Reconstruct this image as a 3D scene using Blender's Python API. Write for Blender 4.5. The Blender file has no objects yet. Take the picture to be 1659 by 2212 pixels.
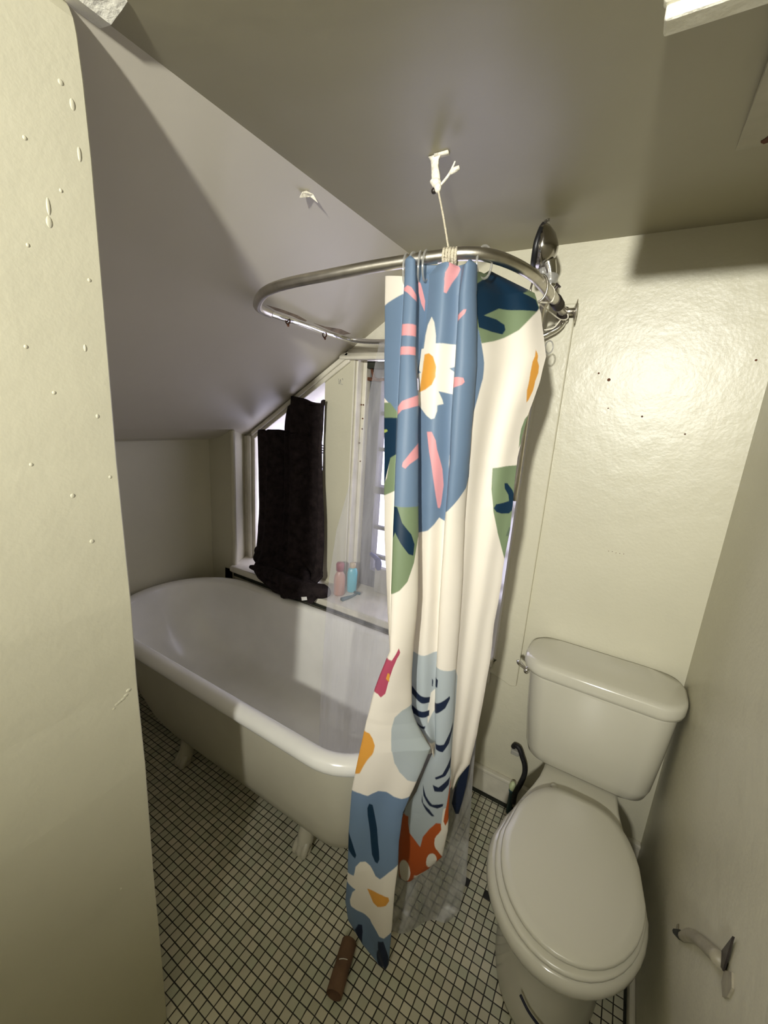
import bpy, bmesh, math, random
import numpy as np
from mathutils import Vector, Matrix
random.seed(4)
SC = bpy.context.scene
COL = SC.collection

# ---------------------------------------------------------------- camera
cam_d = bpy.data.cameras.new('camera'); cam = bpy.data.objects.new('camera', cam_d); COL.objects.link(cam)
cam_d.sensor_fit = 'HORIZONTAL'; cam_d.sensor_width = 36.0; cam_d.lens = 36.0 * 894.29 / 1659.0
cam_d.clip_start = 0.02
p_, y_, r_ = math.radians(13.7524), math.radians(30.1169), math.radians(3.9406)
fwd = Vector((-math.sin(y_) * math.cos(p_), math.cos(y_) * math.cos(p_), -math.sin(p_)))
rt = Vector((math.cos(y_), math.sin(y_), 0)); up = rt.cross(fwd)
cr = math.cos(r_) * rt + math.sin(r_) * up; cu = -math.sin(r_) * rt + math.cos(r_) * up
cam.matrix_world = Matrix(((cr.x, cu.x, -fwd.x, .6095), (cr.y, cu.y, -fwd.y, -.7285), (cr.z, cu.z, -fwd.z, 1.5654), (0, 0, 0, 1)))
SC.camera = cam

# ---------------------------------------------------------------- sky, lamp, exposure
SC.view_settings.view_transform = 'Standard'; SC.view_settings.look = 'None'
SC.view_settings.exposure = 0.0; SC.view_settings.gamma = 1.0; SC.view_settings.use_curve_mapping = False
SC.cycles.use_denoising = True; SC.cycles.max_bounces = 10; SC.cycles.diffuse_bounces = 6
SC.cycles.transparent_max_bounces = 16; SC.cycles.sample_clamp_indirect = 4.0; SC.cycles.blur_glossy = .5
world = bpy.data.worlds.new('overcast_sky'); SC.world = world; world.use_nodes = True
bg = world.node_tree.nodes['Background']; bg.inputs[0].default_value = (.82, .79, .97, 1); bg.inputs[1].default_value = 4.6
LAMP_POWER, LAMP_SIZE = 318.0, .05
LAMP_COLOR = (1.0, .985, .91)
lamp_d = bpy.data.lights.new('ceiling_lamp', 'SPOT'); lamp = bpy.data.objects.new('ceiling_lamp', lamp_d); COL.objects.link(lamp)
lamp_d.energy = LAMP_POWER; lamp_d.color = LAMP_COLOR; lamp_d.shadow_soft_size = LAMP_SIZE
lamp_d.spot_size = math.radians(98); lamp_d.spot_blend = 1.0
lamp.location = (.66, -2.05, 1.97)
lamp.rotation_euler = Vector((-.20, 1.0, .03)).to_track_quat('-Z', 'Y').to_euler()
for nm, lx, lz, w, h in (('daylight_portal', -.98, 1.15, .5, 1.1), ('daylight_portal.001', -.15, 1.25, .8, 1.3)):
    pd = bpy.data.lights.new(nm, 'AREA'); po = bpy.data.objects.new(nm, pd); COL.objects.link(po)
    pd.shape = 'RECTANGLE'; pd.size = w; pd.size_y = h; pd.cycles.is_portal = True
    po.location = (lx, 1.16, lz); po.rotation_euler = (math.radians(-90), 0, 0)

# ---------------------------------------------------------------- materials
def lin(c): return tuple(((v / 255) / 12.92 if v / 255 <= .04045 else ((v / 255 + .055) / 1.055) ** 2.4) for v in c)
def mat(name, rgb, rough=.5, metal=0.0, bump=0.0, bscale=40.0, vary=0.0, vscale=6.0, spec=.5, coat=0.0, stretch=None):
    m = bpy.data.materials.new(name); m.use_nodes = True
    nt = m.node_tree; b = nt.nodes['Principled BSDF']
    b.inputs['Base Color'].default_value = (*rgb, 1); b.inputs['Roughness'].default_value = rough
    b.inputs['Metallic'].default_value = metal; b.inputs['Specular IOR Level'].default_value = spec
    b.inputs['Coat Weight'].default_value = coat; b.inputs['Coat Roughness'].default_value = .08
    tc = nt.nodes.new('ShaderNodeTexCoord'); vec = tc.outputs['Object']
    if stretch:
        mp = nt.nodes.new('ShaderNodeMapping'); mp.inputs['Scale'].default_value = stretch
        nt.links.new(vec, mp.inputs['Vector']); vec = mp.outputs['Vector']
    if vary:
        n = nt.nodes.new('ShaderNodeTexNoise'); n.inputs['Scale'].default_value = vscale; n.inputs['Detail'].default_value = 5
        nt.links.new(vec, n.inputs['Vector'])
        r = nt.nodes.new('ShaderNodeValToRGB')
        lo = tuple(max(0, c * (1 - vary)) for c in rgb); hi = tuple(min(1, c * (1 + vary)) for c in rgb)
        r.color_ramp.elements[0].color = (*lo, 1); r.color_ramp.elements[0].position = .3
        r.color_ramp.elements[1].color = (*hi, 1); r.color_ramp.elements[1].position = .7
        nt.links.new(n.outputs['Fac'], r.inputs['Fac']); nt.links.new(r.outputs['Color'], b.inputs['Base Color'])
    if bump:
        n = nt.nodes.new('ShaderNodeTexNoise'); n.inputs['Scale'].default_value = bscale; n.inputs['Detail'].default_value = 4
        n2 = nt.nodes.new('ShaderNodeTexNoise'); n2.inputs['Scale'].default_value = bscale * .17; n2.inputs['Detail'].default_value = 2
        nt.links.new(vec, n.inputs['Vector']); nt.links.new(vec, n2.inputs['Vector'])
        ad = nt.nodes.new('ShaderNodeMath'); ad.operation = 'MULTIPLY_ADD'; ad.inputs[1].default_value = 3.0
        nt.links.new(n2.outputs['Fac'], ad.inputs[0]); nt.links.new(n.outputs['Fac'], ad.inputs[2])
        bp = nt.nodes.new('ShaderNodeBump'); bp.inputs['Strength'].default_value = bump; bp.inputs['Distance'].default_value = .004
        nt.links.new(ad.outputs[0], bp.inputs['Height']); nt.links.new(bp.outputs['Normal'], b.inputs['Normal'])
    return m
CREAM = (.53, .505, .385)
M = {}
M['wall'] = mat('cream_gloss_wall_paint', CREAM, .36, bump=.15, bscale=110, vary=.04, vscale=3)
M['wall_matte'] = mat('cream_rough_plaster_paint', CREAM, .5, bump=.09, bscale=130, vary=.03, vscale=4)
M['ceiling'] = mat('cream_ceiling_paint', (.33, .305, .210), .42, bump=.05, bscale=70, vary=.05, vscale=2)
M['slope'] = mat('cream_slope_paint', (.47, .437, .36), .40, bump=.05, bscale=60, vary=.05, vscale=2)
M['trim'] = mat('old_cream_trim_paint', (.60, .57, .47), .38, bump=.25, bscale=50, vary=.10, vscale=14)
M['patch'] = mat('white_patching_plaster', (.85, .83, .72), .6, bump=1.0, bscale=60, vary=.05)
M['panelboard'] = mat('cream_hatch_board', (.37, .345, .25), .5, bump=.2, vary=.08, vscale=20)
M['porcelain'] = mat('white_toilet_china', (.52, .50, .41), .16, spec=.5, coat=.3)
M['seat'] = mat('white_plastic_seat', (.52, .50, .41), .28)
M['enamel'] = mat('white_tub_enamel', (.76, .75, .70), .20, vary=.06, vscale=5, coat=.2)
M['tubpaint'] = mat('cream_tub_outside_paint', (.50, .475, .375), .35, vary=.05, bump=.08, bscale=40)
M['chrome'] = mat('chrome', (.75, .74, .72), .12, 1.0)
M['nickel'] = mat('worn_nickel_rod', (.52, .49, .43), .33, 1.0, bump=.06, bscale=120, vary=.12, vscale=30)
M['rust'] = mat('rusty_metal', (.12, .045, .02), .8, .3, bump=.5, bscale=80, vary=.5, vscale=40)
M['dark_metal'] = mat('tarnished_dark_metal', (.06, .05, .045), .45, .7, vary=.3, vscale=50)
M['black'] = mat('black_plastic', (.008, .008, .009), .4)
M['blackrubber'] = mat('black_braided_hose', (.006, .006, .007), .6, bump=.5, bscale=300)
M['towel'] = mat('dark_brown_terry', (.024, .018, .018), 1.0, bump=.9, bscale=260, vary=.35, vscale=30, spec=.1)
M['cardboard'] = mat('brown_cardboard', (.13, .070, .036), .85, bump=.3, bscale=90, vary=.2, vscale=25)
M['twine'] = mat('pale_twine', (.62, .56, .42), .9, bump=.8, bscale=500)
M['rag'] = mat('white_rag_strip', (.80, .76, .64), .9, bump=.6, bscale=200)
M['teal'] = mat('teal_bottle_plastic', (.07, .42, .52), .3, vary=.1)
M['darkteal'] = mat('dark_teal_plastic', (.02, .07, .08), .45)
M['pinkish'] = mat('pinkish_lotion_bottle', (.45, .25, .19), .35, vary=.15)
M['redcap'] = mat('dull_red_cap', (.24, .03, .04), .4)
M['navyplastic'] = mat('navy_plastic', (.02, .03, .16), .5)
M['tan'] = mat('tan_cap', (.45, .36, .22), .5)
M['weathered'] = mat('weathered_grey_wood', (.10, .10, .105), .85, bump=.8, bscale=50, vary=.55, vscale=26, stretch=(1, 1, .12))
M['gap'] = mat('grimy_caulk_and_dark_gaps', (.018, .02, .012), .9, bump=.5, bscale=80, vary=.5, vscale=30)
M['label'] = mat('white_care_label', (.8, .78, .74), .8)
M['greencap'] = mat('pale_green_valve_plastic', (.55, .62, .36), .4)
M['greystrip'] = mat('grey_bracket_paint', (.33, .32, .28), .5, vary=.15)
M['barpaint'] = mat('grimy_painted_bar', (.26, .235, .17), .5, vary=.2, vscale=30)
M['rear_dark'] = mat('dark_bounce_cut_finish', (.06, .035, .02), .5, bump=.2, bscale=40, vary=.3)  # invented dark finish, keeps the unseen rear wall from bouncing lamp light
M['stain'] = mat('brownish_stain', (.20, .15, .10), .7, vary=.4, vscale=30)
M['smoked'] = mat('dark_tarnished_chrome', (.36, .34, .31), .14, 1.0)
M['inkline'] = mat('dark_blue_streak', (.01, .012, .03), .5)
M['iron'] = mat('black_iron', (.01, .01, .011), .6, .5)

def glass(name, tint, alpha, rough=.05, haze=.5, streak=False):
    m = bpy.data.materials.new(name); m.use_nodes = True; nt = m.node_tree; nt.nodes.clear()
    o = nt.nodes.new('ShaderNodeOutputMaterial'); mx = nt.nodes.new('ShaderNodeMixShader')
    t = nt.nodes.new('ShaderNodeBsdfTransparent'); t.inputs[0].default_value = (*tint, 1)
    g = nt.nodes.new('ShaderNodeBsdfGlossy'); g.inputs['Roughness'].default_value = rough
    d = nt.nodes.new('ShaderNodeBsdfTranslucent'); d.inputs[0].default_value = (.75, .75, .78, 1)
    d2 = nt.nodes.new('ShaderNodeBsdfDiffuse'); d2.inputs[0].default_value = (.75, .74, .70, 1)
    dd = nt.nodes.new('ShaderNodeMixShader'); dd.inputs[0].default_value = .5
    nt.links.new(d.outputs[0], dd.inputs[1]); nt.links.new(d2.outputs[0], dd.inputs[2])
    m2 = nt.nodes.new('ShaderNodeMixShader'); m2.inputs[0].default_value = haze
    nt.links.new(g.outputs[0], m2.inputs[1]); nt.links.new(dd.outputs[0], m2.inputs[2])
    mx.inputs[0].default_value = alpha
    if streak:
        tc = nt.nodes.new('ShaderNodeTexCoord'); mp = nt.nodes.new('ShaderNodeMapping'); mp.inputs['Scale'].default_value = (30, 30, 2.5)
        n = nt.nodes.new('ShaderNodeTexNoise'); n.inputs['Scale'].default_value = 1.0; n.inputs['Detail'].default_value = 3
        nt.links.new(tc.outputs['Object'], mp.inputs['Vector']); nt.links.new(mp.outputs['Vector'], n.inputs['Vector'])
        mr = nt.nodes.new('ShaderNodeMapRange'); mr.inputs['From Min'].default_value = .35; mr.inputs['From Max'].default_value = .7
        mr.inputs['To Min'].default_value = alpha * .65; mr.inputs['To Max'].default_value = alpha * 1.5
        nt.links.new(n.outputs['Fac'], mr.inputs['Value']); nt.links.new(mr.outputs['Result'], mx.inputs[0])
    nt.links.new(t.outputs[0], mx.inputs[1]); nt.links.new(m2.outputs[0], mx.inputs[2]); nt.links.new(mx.outputs[0], o.inputs[0])
    return m
M['pane'] = glass('window_glass', (.97, .97, 1.0), .06, .02, .2)
M['liner'] = glass('clear_vinyl_liner', (.96, .96, .99), .27, .15, .7, True)
M['liner_low'] = glass('cloudy_vinyl_liner', (.72, .72, .70), .36, .42, .8, True)
M['clearplastic'] = glass('clear_plastic_ring', (.93, .93, .90), .55, .1, .6)

def floor_material(S):
    m = bpy.data.materials.new('small_square_floor_tile'); m.use_nodes = True; nt = m.node_tree; b = nt.nodes['Principled BSDF']
    N = nt.nodes.new; Lk = nt.links.new
    def math_(op, a, bb=None, c=None):
        n = N('ShaderNodeMath'); n.operation = op
        for i, v in enumerate((a, bb, c)):
            if v is None: continue
            if isinstance(v, (int, float)): n.inputs[i].default_value = v
            else: Lk(v, n.inputs[i])
        return n.outputs[0]
    tc = N('ShaderNodeTexCoord'); sp = N('ShaderNodeSeparateXYZ'); Lk(tc.outputs['Object'], sp.inputs[0])
    wob = N('ShaderNodeTexNoise'); wob.inputs['Scale'].default_value = 9; Lk(tc.outputs['Object'], wob.inputs['Vector'])
    wv = math_('MULTIPLY_ADD', wob.outputs['Fac'], .16, -.08)
    gx = math_('ADD', math_('DIVIDE', sp.outputs[0], S), wv); gy = math_('SUBTRACT', math_('DIVIDE', sp.outputs[1], S), wv)
    ix = math_('FLOOR', gx); iy = math_('FLOOR', gy)
    ex = math_('ABSOLUTE', math_('SUBTRACT', math_('FRACT', gx), .5)); ey = math_('ABSOLUTE', math_('SUBTRACT', math_('FRACT', gy), .5))
    e = math_('MAXIMUM', ex, ey)
    gw = N('ShaderNodeTexNoise'); gw.inputs['Scale'].default_value = 30; Lk(tc.outputs['Object'], gw.inputs['Vector'])
    thr = math_('MULTIPLY_ADD', gw.outputs['Fac'], -.05, .452)
    gm = N('ShaderNodeMapRange'); gm.inputs['To Min'].default_value = 0; gm.inputs['To Max'].default_value = 1
    Lk(e, gm.inputs['Value']); Lk(thr, gm.inputs['From Min']); Lk(math_('ADD', thr, .035), gm.inputs['From Max'])
    cv = N('ShaderNodeCombineXYZ'); Lk(ix, cv.inputs[0]); Lk(iy, cv.inputs[1])
    wn = N('ShaderNodeTexWhiteNoise'); wn.noise_dimensions = '2D'; Lk(cv.outputs[0], wn.inputs['Vector'])
    rp = N('ShaderNodeValToRGB'); cr_ = rp.color_ramp
    cr_.elements[0].color = (.50, .48, .35, 1); cr_.elements[1].color = (.67, .64, .49, 1)
    el = cr_.elements.new(.3); el.color = (.53, .545, .405, 1)
    el = cr_.elements.new(.6); el.color = (.60, .57, .44, 1)
    Lk(wn.outputs['Value'], rp.inputs['Fac'])
    # the odd black accent tile
    def cell(v, k): return math_('COMPARE', v, float(k), .3)
    acc = math_('MULTIPLY', cell(ix, 14), cell(iy, 15)); acc2 = math_('MULTIPLY', cell(ix, 17), cell(iy, 15))
    am = math_('MAXIMUM', acc, acc2)
    dirt = N('ShaderNodeTexNoise'); dirt.inputs['Scale'].default_value = 3.2; dirt.inputs['Detail'].default_value = 6; Lk(tc.outputs['Object'], dirt.inputs['Vector'])
    dm = N('ShaderNodeMapRange'); dm.inputs['From Min'].default_value = .3; dm.inputs['From Max'].default_value = .75
    dm.inputs['To Min'].default_value = 1.05; dm.inputs['To Max'].default_value = .78; Lk(dirt.outputs['Fac'], dm.inputs['Value'])
    def mix(f, a, c):
        n = N('ShaderNodeMix'); n.data_type = 'RGBA'
        Lk(f, n.inputs[0])
        for i, v in ((6, a), (7, c)):
            if isinstance(v, tuple): n.inputs[i].default_value = (*v, 1)
            else: Lk(v, n.inputs[i])
        return n.outputs[2]
    sc_ = N('ShaderNodeVectorMath'); sc_.operation = 'SCALE'; Lk(rp.outputs[0], sc_.inputs[0]); Lk(dm.outputs[0], sc_.inputs['Scale'])
    c1 = mix(am, sc_.outputs[0], (.008, .008, .008)); c2 = mix(gm.outputs[0], c1, (.012, .0085, .003))
    Lk(c2, b.inputs['Base Color']); b.inputs['Roughness'].default_value = .45
    inv = math_('SUBTRACT', 1.0, gm.outputs[0])
    bp = N('ShaderNodeBump'); bp.inputs['Strength'].default_value = .6; bp.inputs['Distance'].default_value = .0015; Lk(inv, bp.inputs['Height']); Lk(bp.outputs[0], b.inputs['Normal'])
    return m
M['floor'] = floor_material(.0262)

# ---------------------------------------------------------------- helpers
def obj(name, bm, m, parent=None, smooth=False, bevel=0.0, solid=0.0):
    me = bpy.data.meshes.new(name); bmesh.ops.recalc_face_normals(bm, faces=bm.faces[:]); bm.to_mesh(me); bm.free()
    o = bpy.data.objects.new(name, me); COL.objects.link(o)
    for mm in (m if isinstance(m, (list, tuple)) else [m]): me.materials.append(mm)
    if smooth:
        for p in me.polygons: p.use_smooth = True
    if parent is not None: o.parent = parent
    if solid:
        sm = o.modifiers.new('thickness', 'SOLIDIFY'); sm.thickness = solid; sm.offset = 0
    if bevel:
        bv = o.modifiers.new('edges', 'BEVEL'); bv.width = bevel; bv.segments = 2; bv.limit_method = 'ANGLE'; bv.angle_limit = .7
    return o
def tag(o, label, cat, group=None):
    o['label'] = label; o['category'] = cat
    if group: o['group'] = group
    return o
def struct(o): o['kind'] = 'structure'; return o
def empty(name, loc=(0, 0, 0)):
    o = bpy.data.objects.new(name, None); o.empty_display_size = .05; COL.objects.link(o); o.location = loc; return o
def under(o, parent):
    bpy.context.view_layer.update()
    o.parent = parent; o.matrix_parent_inverse = Matrix.Translation(-Vector(parent.location)); return o
def box(bm, x0, x1, y0, y1, z0, z1):
    v = [bm.verts.new((x, y, z)) for z in (z0, z1) for y in (y0, y1) for x in (x0, x1)]
    for f in ((0, 1, 3, 2), (4, 6, 7, 5), (0, 4, 5, 1), (2, 3, 7, 6), (0, 2, 6, 4), (1, 5, 7, 3)): bm.faces.new([v[i] for i in f])
def prism(bm, pts, d):
    """closed polygon pts (3D) swept by the vector d"""
    d = Vector(d); a = [bm.verts.new(p) for p in pts]; b = [bm.verts.new(Vector(p) + d) for p in pts]
    n = len(pts); bm.faces.new(a); bm.faces.new(b[::-1])
    for i in range(n): bm.faces.new((a[i], a[(i + 1) % n], b[(i + 1) % n], b[i]))
def loft(bm, rings, cap=(True, True), closed=True):
    R = [[bm.verts.new(p) for p in r] for r in rings]; n = len(R[0])
    for a, b in zip(R, R[1:]):
        for i in range(n if closed else n - 1): bm.faces.new((a[i], a[(i + 1) % n], b[(i + 1) % n], b[i]))
    if cap[0]: bm.faces.new(R[0][::-1])
    if cap[1]: bm.faces.new(R[-1])
    return R
def smooth_path(pts, k=6, closed=False):
    P = [Vector(p) for p in pts]; n = len(P); out = []
    for i in range(n if closed else n - 1):
        g = (lambda j: P[j % n]) if closed else (lambda j: P[min(max(j, 0), n - 1)])
        a, b, c, d = g(i - 1), g(i), g(i + 1), g(i + 2)
        for q in range(k):
            t = q / k
            out.append(.5 * ((2 * b) + (c - a) * t + (2 * a - 5 * b + 4 * c - d) * t * t + (3 * b - a - 3 * c + d) * t ** 3))
    if not closed: out.append(P[-1])
    return out
def tube(bm, pts, r, seg=10, closed=False, cap=True):
    P = [Vector(p) for p in pts]; n = len(P); rr = r if isinstance(r, (list, tuple)) else [r] * n
    if len(rr) != n: rr = [float(q) for q in np.interp(np.linspace(0, 1, n), np.linspace(0, 1, len(rr)), rr)]
    rings = []; prev = None
    for i in range(n):
        t = (P[(i + 1) % n] - P[i - 1]) if closed else (P[min(i + 1, n - 1)] - P[max(i - 1, 0)])
        t = t.normalized()
        u = prev if prev is not None else (Vector((0, 0, 1)) if abs(t.z) < .9 else Vector((1, 0, 0)))
        u = (u - t * u.dot(t)).normalized(); w = t.cross(u); prev = u
        rings.append([P[i] + rr[i] * (math.cos(a) * u + math.sin(a) * w) for a in [2 * math.pi * j / seg for j in range(seg)]])
    if closed:
        R = [[bm.verts.new(p) for p in r_] for r_ in rings]
        for i in range(n):
            a, b = R[i], R[(i + 1) % n]
            for j in range(seg): bm.faces.new((a[j], a[(j + 1) % seg], b[(j + 1) % seg], b[j]))
    else: loft(bm, rings, (cap, cap))
def lathe(bm, prof, origin=(0, 0, 0), axis=(0, 0, 1), seg=24, sy=1.0):
    """prof: (radius, height) pairs along axis"""
    ax = Vector(axis).normalized(); u = ax.orthogonal().normalized(); w = ax.cross(u); o = Vector(origin)
    loft(bm, [[o + ax * h + max(r, 1e-4) * (math.cos(a) * u + sy * math.sin(a) * w) for a in [2 * math.pi * j / seg for j in range(seg)]] for r, h in prof])
def ball(bm, c, r, seg=12):
    rx, ry, rz = r if isinstance(r, (tuple, list)) else (r, r, r)
    m = bmesh.ops.create_uvsphere(bm, u_segments=seg, v_segments=max(6, seg // 2 + 2), radius=1)
    for v in m['verts']: v.co = Vector((v.co.x * rx, v.co.y * ry, v.co.z * rz)) + Vector(c)
def ring_torus(bm, c, axis, R, r, seg=20, s2=8, stretch=1.0):
    ax = Vector(axis).normalized(); u = Vector((0, 0, 1)); u = (u - ax * u.dot(ax)).normalized(); w = ax.cross(u); c = Vector(c)
    tube(bm, [c + R * (stretch * math.cos(a) * u + math.sin(a) * w) for a in [2 * math.pi * j / seg for j in range(seg)]], r, s2, closed=True)

# ================================================================= the room shell
JX, ZC, KX = -.185, 2.105, -1.44           # ceiling joint, ceiling height, knee wall
YB, YW, YO = .79, .95, 1.12                          # main back wall, window recess wall, outside face
XR, XL, YP, YE = .885, -.165, -.34, -2.35            # right wall, left wall, end of left wall, rear wall
SLOPE = [(-.185, 2.105), (-.6, 1.831), (-1.0, 1.567), (-1.14, 1.477), (-1.24, 1.415), (-1.34, 1.365), (-1.44, 1.343), (-1.56, 1.33)]
def zs(x): return float(np.interp(x, [p[0] for p in SLOPE[::-1]], [p[1] for p in SLOPE[::-1]]))
bm = bmesh.new(); box(bm, KX - .1, XR + .1, YE - .1, YO, -.08, 0); struct(obj('floor', bm, M['floor']))
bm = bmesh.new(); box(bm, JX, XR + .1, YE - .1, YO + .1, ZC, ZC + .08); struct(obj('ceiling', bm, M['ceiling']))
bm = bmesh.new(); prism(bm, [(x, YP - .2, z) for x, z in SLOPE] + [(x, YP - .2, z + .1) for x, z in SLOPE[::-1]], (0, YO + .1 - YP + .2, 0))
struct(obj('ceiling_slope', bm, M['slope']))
bm = bmesh.new(); box(bm, KX - .1, KX, YP - .1, YO, 0, 1.36); struct(obj('wall_knee', bm, M['wall_matte']))
bm = bmesh.new(); box(bm, XR, XR + .1, YE - .1, YO, 0, ZC + .02); struct(obj('wall_right', bm, M['wall']))
bm = bmesh.new(); box(bm, XL - .1, XR + .1, YE - .1, YE, 0, ZC + .02); struct(obj('wall_rear', bm, M['rear_dark']))
# left wall ends at YP with an uneven, hand-plastered corner
bm = bmesh.new()
prof = [(0, .012), (.25, .010), (.5, .004), (.8, .012), (1.0, .003), (1.18, .009), (1.45, -.003), (1.7, .001), (1.9, .003), (2.0, -.004), (2.055, -.014), (2.075, -.022), (2.09, -.036), (2.105, -.055)]
rg = []
for z, dx in prof:
    x = XL + dx * .6
    rg.append([(x, YE - .05, z), (x, YP - .003, z), (x - .0012, YP - .001, z), (x - .004, YP, z), (KX - .1, YP, z), (KX - .1, YP - .12, z), (XL - .1, YP - .12, z), (XL - .1, YE - .05, z)])
loft(bm, rg); struct(obj('wall_left', bm, M['wall_matte']))
# back wall: strip, wall under the window, right part, head, and the recess behind
AX0, AX1 = -1.25, .295
SZ = .635
bm = bmesh.new()
prism(bm, [(KX - .1, YB, 0), (AX0, YB, 0), (-1.325, YW, 0), (-1.325, YO, 0), (KX - .1, YO, 0)], (0, 0, 1.45))
box(bm, -1.33, AX1, YB, YO, 0, SZ - .03)
box(bm, AX1, XR + .02, YB, YO, 0, ZC + .02)
box(bm, -.27, AX1, YB, YO, 1.93, ZC + .02)
struct(obj('wall_back', bm, M['wall']))
bm = bmesh.new()     # window wall inside the recess: above, left and between the openings
box(bm, -.66, AX1, YW, YO, 1.83, ZC + .02)
prism(bm, [(-1.34, YW + .005, zs(AX0) - .082), (-1.24, YW + .005, zs(-1.24) - .045), (-.60, YW + .005, zs(-.60) - .058), (-.60, YW + .005, zs(-.60) + .03), (-1.34, YW + .005, zs(-1.34) + .03)], (0, YO - YW, 0))
box(bm, .214, AX1, YW + .06, YO, SZ - .03, 1.93)
prism(bm, [(-1.34, YW, SZ - .03), (-1.243, YW, SZ - .03), (-1.31, YO, SZ - .03), (-1.34, YO, SZ - .03)], (0, 0, 1.38 - SZ + .03))
struct(obj('wall_window', bm, M['trim']))
# window sill board and its rounded nose
bm = bmesh.new(); prism(bm, [(AX0 - .005, YB - .03, SZ - .03), (AX1 - .01, YB - .03, SZ - .03), (AX1 - .01, YO, SZ - .03), (-1.325, YO, SZ - .03), (-1.325, YW, SZ - .03), (AX0 - .01, YB, SZ - .03)], (0, 0, .035))
struct(obj('trim_sill', bm, M['trim'], bevel=.008))
bm = bmesh.new(); box(bm, AX0 + .02, AX1 - .015, YB - .012, YB, SZ - .115, SZ - .03); struct(obj('trim_apron', bm, M['trim'], bevel=.004))
# wide mullion board between the two windows, with its stop strips and screw holes
bm = bmesh.new(); box(bm, -.752, -.578, YW, YO, SZ, 1.80)
mull = struct(obj('trim_mullion', bm, M['wall_matte'], bevel=.004))
bm = bmesh.new(); box(bm, -.578, -.566, YW + .012, YO, SZ, 1.80); obj('stop_strip', bm, M['trim'], mull, bevel=.003)
bm = bmesh.new(); box(bm, -.566, -.545, YW + .055, YO, SZ, 1.80); obj('stop_strip', bm, M['trim'], mull, bevel=.003)
bm = bmesh.new()
for x, y, z in ((-.563, YW + .053, 1.585), (-.551, YW + .053, 1.585), (-.551, YW + .053, 1.52), (-.550, YW + .053, 1.47), (-.562, YW + .053, 1.40), (-.552, YW + .053, 1.31)):
    lathe(bm, [(.0035, 0), (.0035, .004)], (x, y, z), (0, -1, 0), 8)
obj('screw_hole', bm, M['rust'], mull)
bm = bmesh.new()     # faded pencilled marking on the board
def stroke(bm, a, b, w=.0016):
    a = Vector((a[0], YW - .0005, a[1])); b = Vector((b[0], YW - .0005, b[1])); d = (b - a).normalized(); n = Vector((d.z, 0, -d.x)) * w
    prism(bm, [a + n, b + n, b - n, a - n], (0, .001, 0))
mx, mz = -.668, 1.700
for a, b in (((0, 0), (.004, -.026)), ((.004, -.026), (.011, -.004)), ((.011, -.004), (.014, -.028)), ((.020, -.002), (.024, .001)), ((.024, .001), (.026, -.006)), ((.018, -.026), (.026, -.027))):
    stroke(bm, (mx + a[0], mz + a[1]), (mx + b[0], mz + b[1]))
obj('marking', bm, M['greystrip'], mull)
# casing strips left of the left window, stepped
bm = bmesh.new(); box(bm, -1.322, -1.285, YW - .016, YW + .02, SZ, 1.372); box(bm, -1.285, -1.262, YW - .024, YW + .02, SZ, 1.376); box(bm, -1.262, -1.240, YW - .010, YW + .008, SZ, 1.385); struct(obj('trim_casing_left', bm, M['trim'], bevel=.003))
bm = bmesh.new(); box(bm, AX0 - .014, AX0 + .012, YB - .006, YB + .02, SZ - .10, zs(AX0)); struct(obj('trim_corner', bm, M['wall_matte'], bevel=.008))
# sloping head casing under the sloped ceiling
bm = bmesh.new()
for o0, o1, y in ((-.018, -.056, YW - .014), (-.008, -.034, YW - .026)):
    prism(bm, [(AX0, y, zs(AX0) + o0), (-.60, y, zs(-.60) + o0), (-.60, y, zs(-.60) + o1), (AX0, y, zs(AX0) + o1)], (0, YW - y + .01, 0))
struct(obj('trim_slope_casing', bm, M['trim'], bevel=.004))
# head moulding over the right window
bm = bmesh.new()
for z0, z1, d in ((1.785, 1.800, .034), (1.800, 1.815, .026), (1.815, 1.832, .014), (1.832, 1.866, .008), (1.866, 1.876, .022)):
    box(bm, -.655 + d * .3, AX1 - .01, YW - d, YW + .01, z0, z1)
struct(obj('trim_head', bm, M['trim'], bevel=.003))
# right casing: flat board on the main wall down to below the sill, and a splayed rounded jamb
bm = bmesh.new(); prism(bm, [(AX1, YB - .014, 1.93), (.378, YB - .014, 1.93), (.384, YB - .014, .555), (.36, YB - .014, .548), (.33, YB - .014, .56), (AX1 - .02, YB - .014, .575), (AX1 - .02, YB - .014, SZ - .03), (AX1, YB - .014, SZ + .0)], (0, .02, 0))
struct(obj('trim_casing_right', bm, M['wall'], bevel=.004))
bm = bmesh.new()
jp = [(AX1 + .004, YB - .012), (.290, YB - .016), (.281, YB - .008), (.266, YB + .04), (.243, YB + .11), (.217, YB + .20), (.214, YW + .07), (.30, YW + .07), (.30, YB)]
prism(bm, [(x, y, SZ + .005) for x, y in jp], (0, 0, 1.93 - SZ)); struct(obj('trim_jamb', bm, M['wall']))
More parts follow.
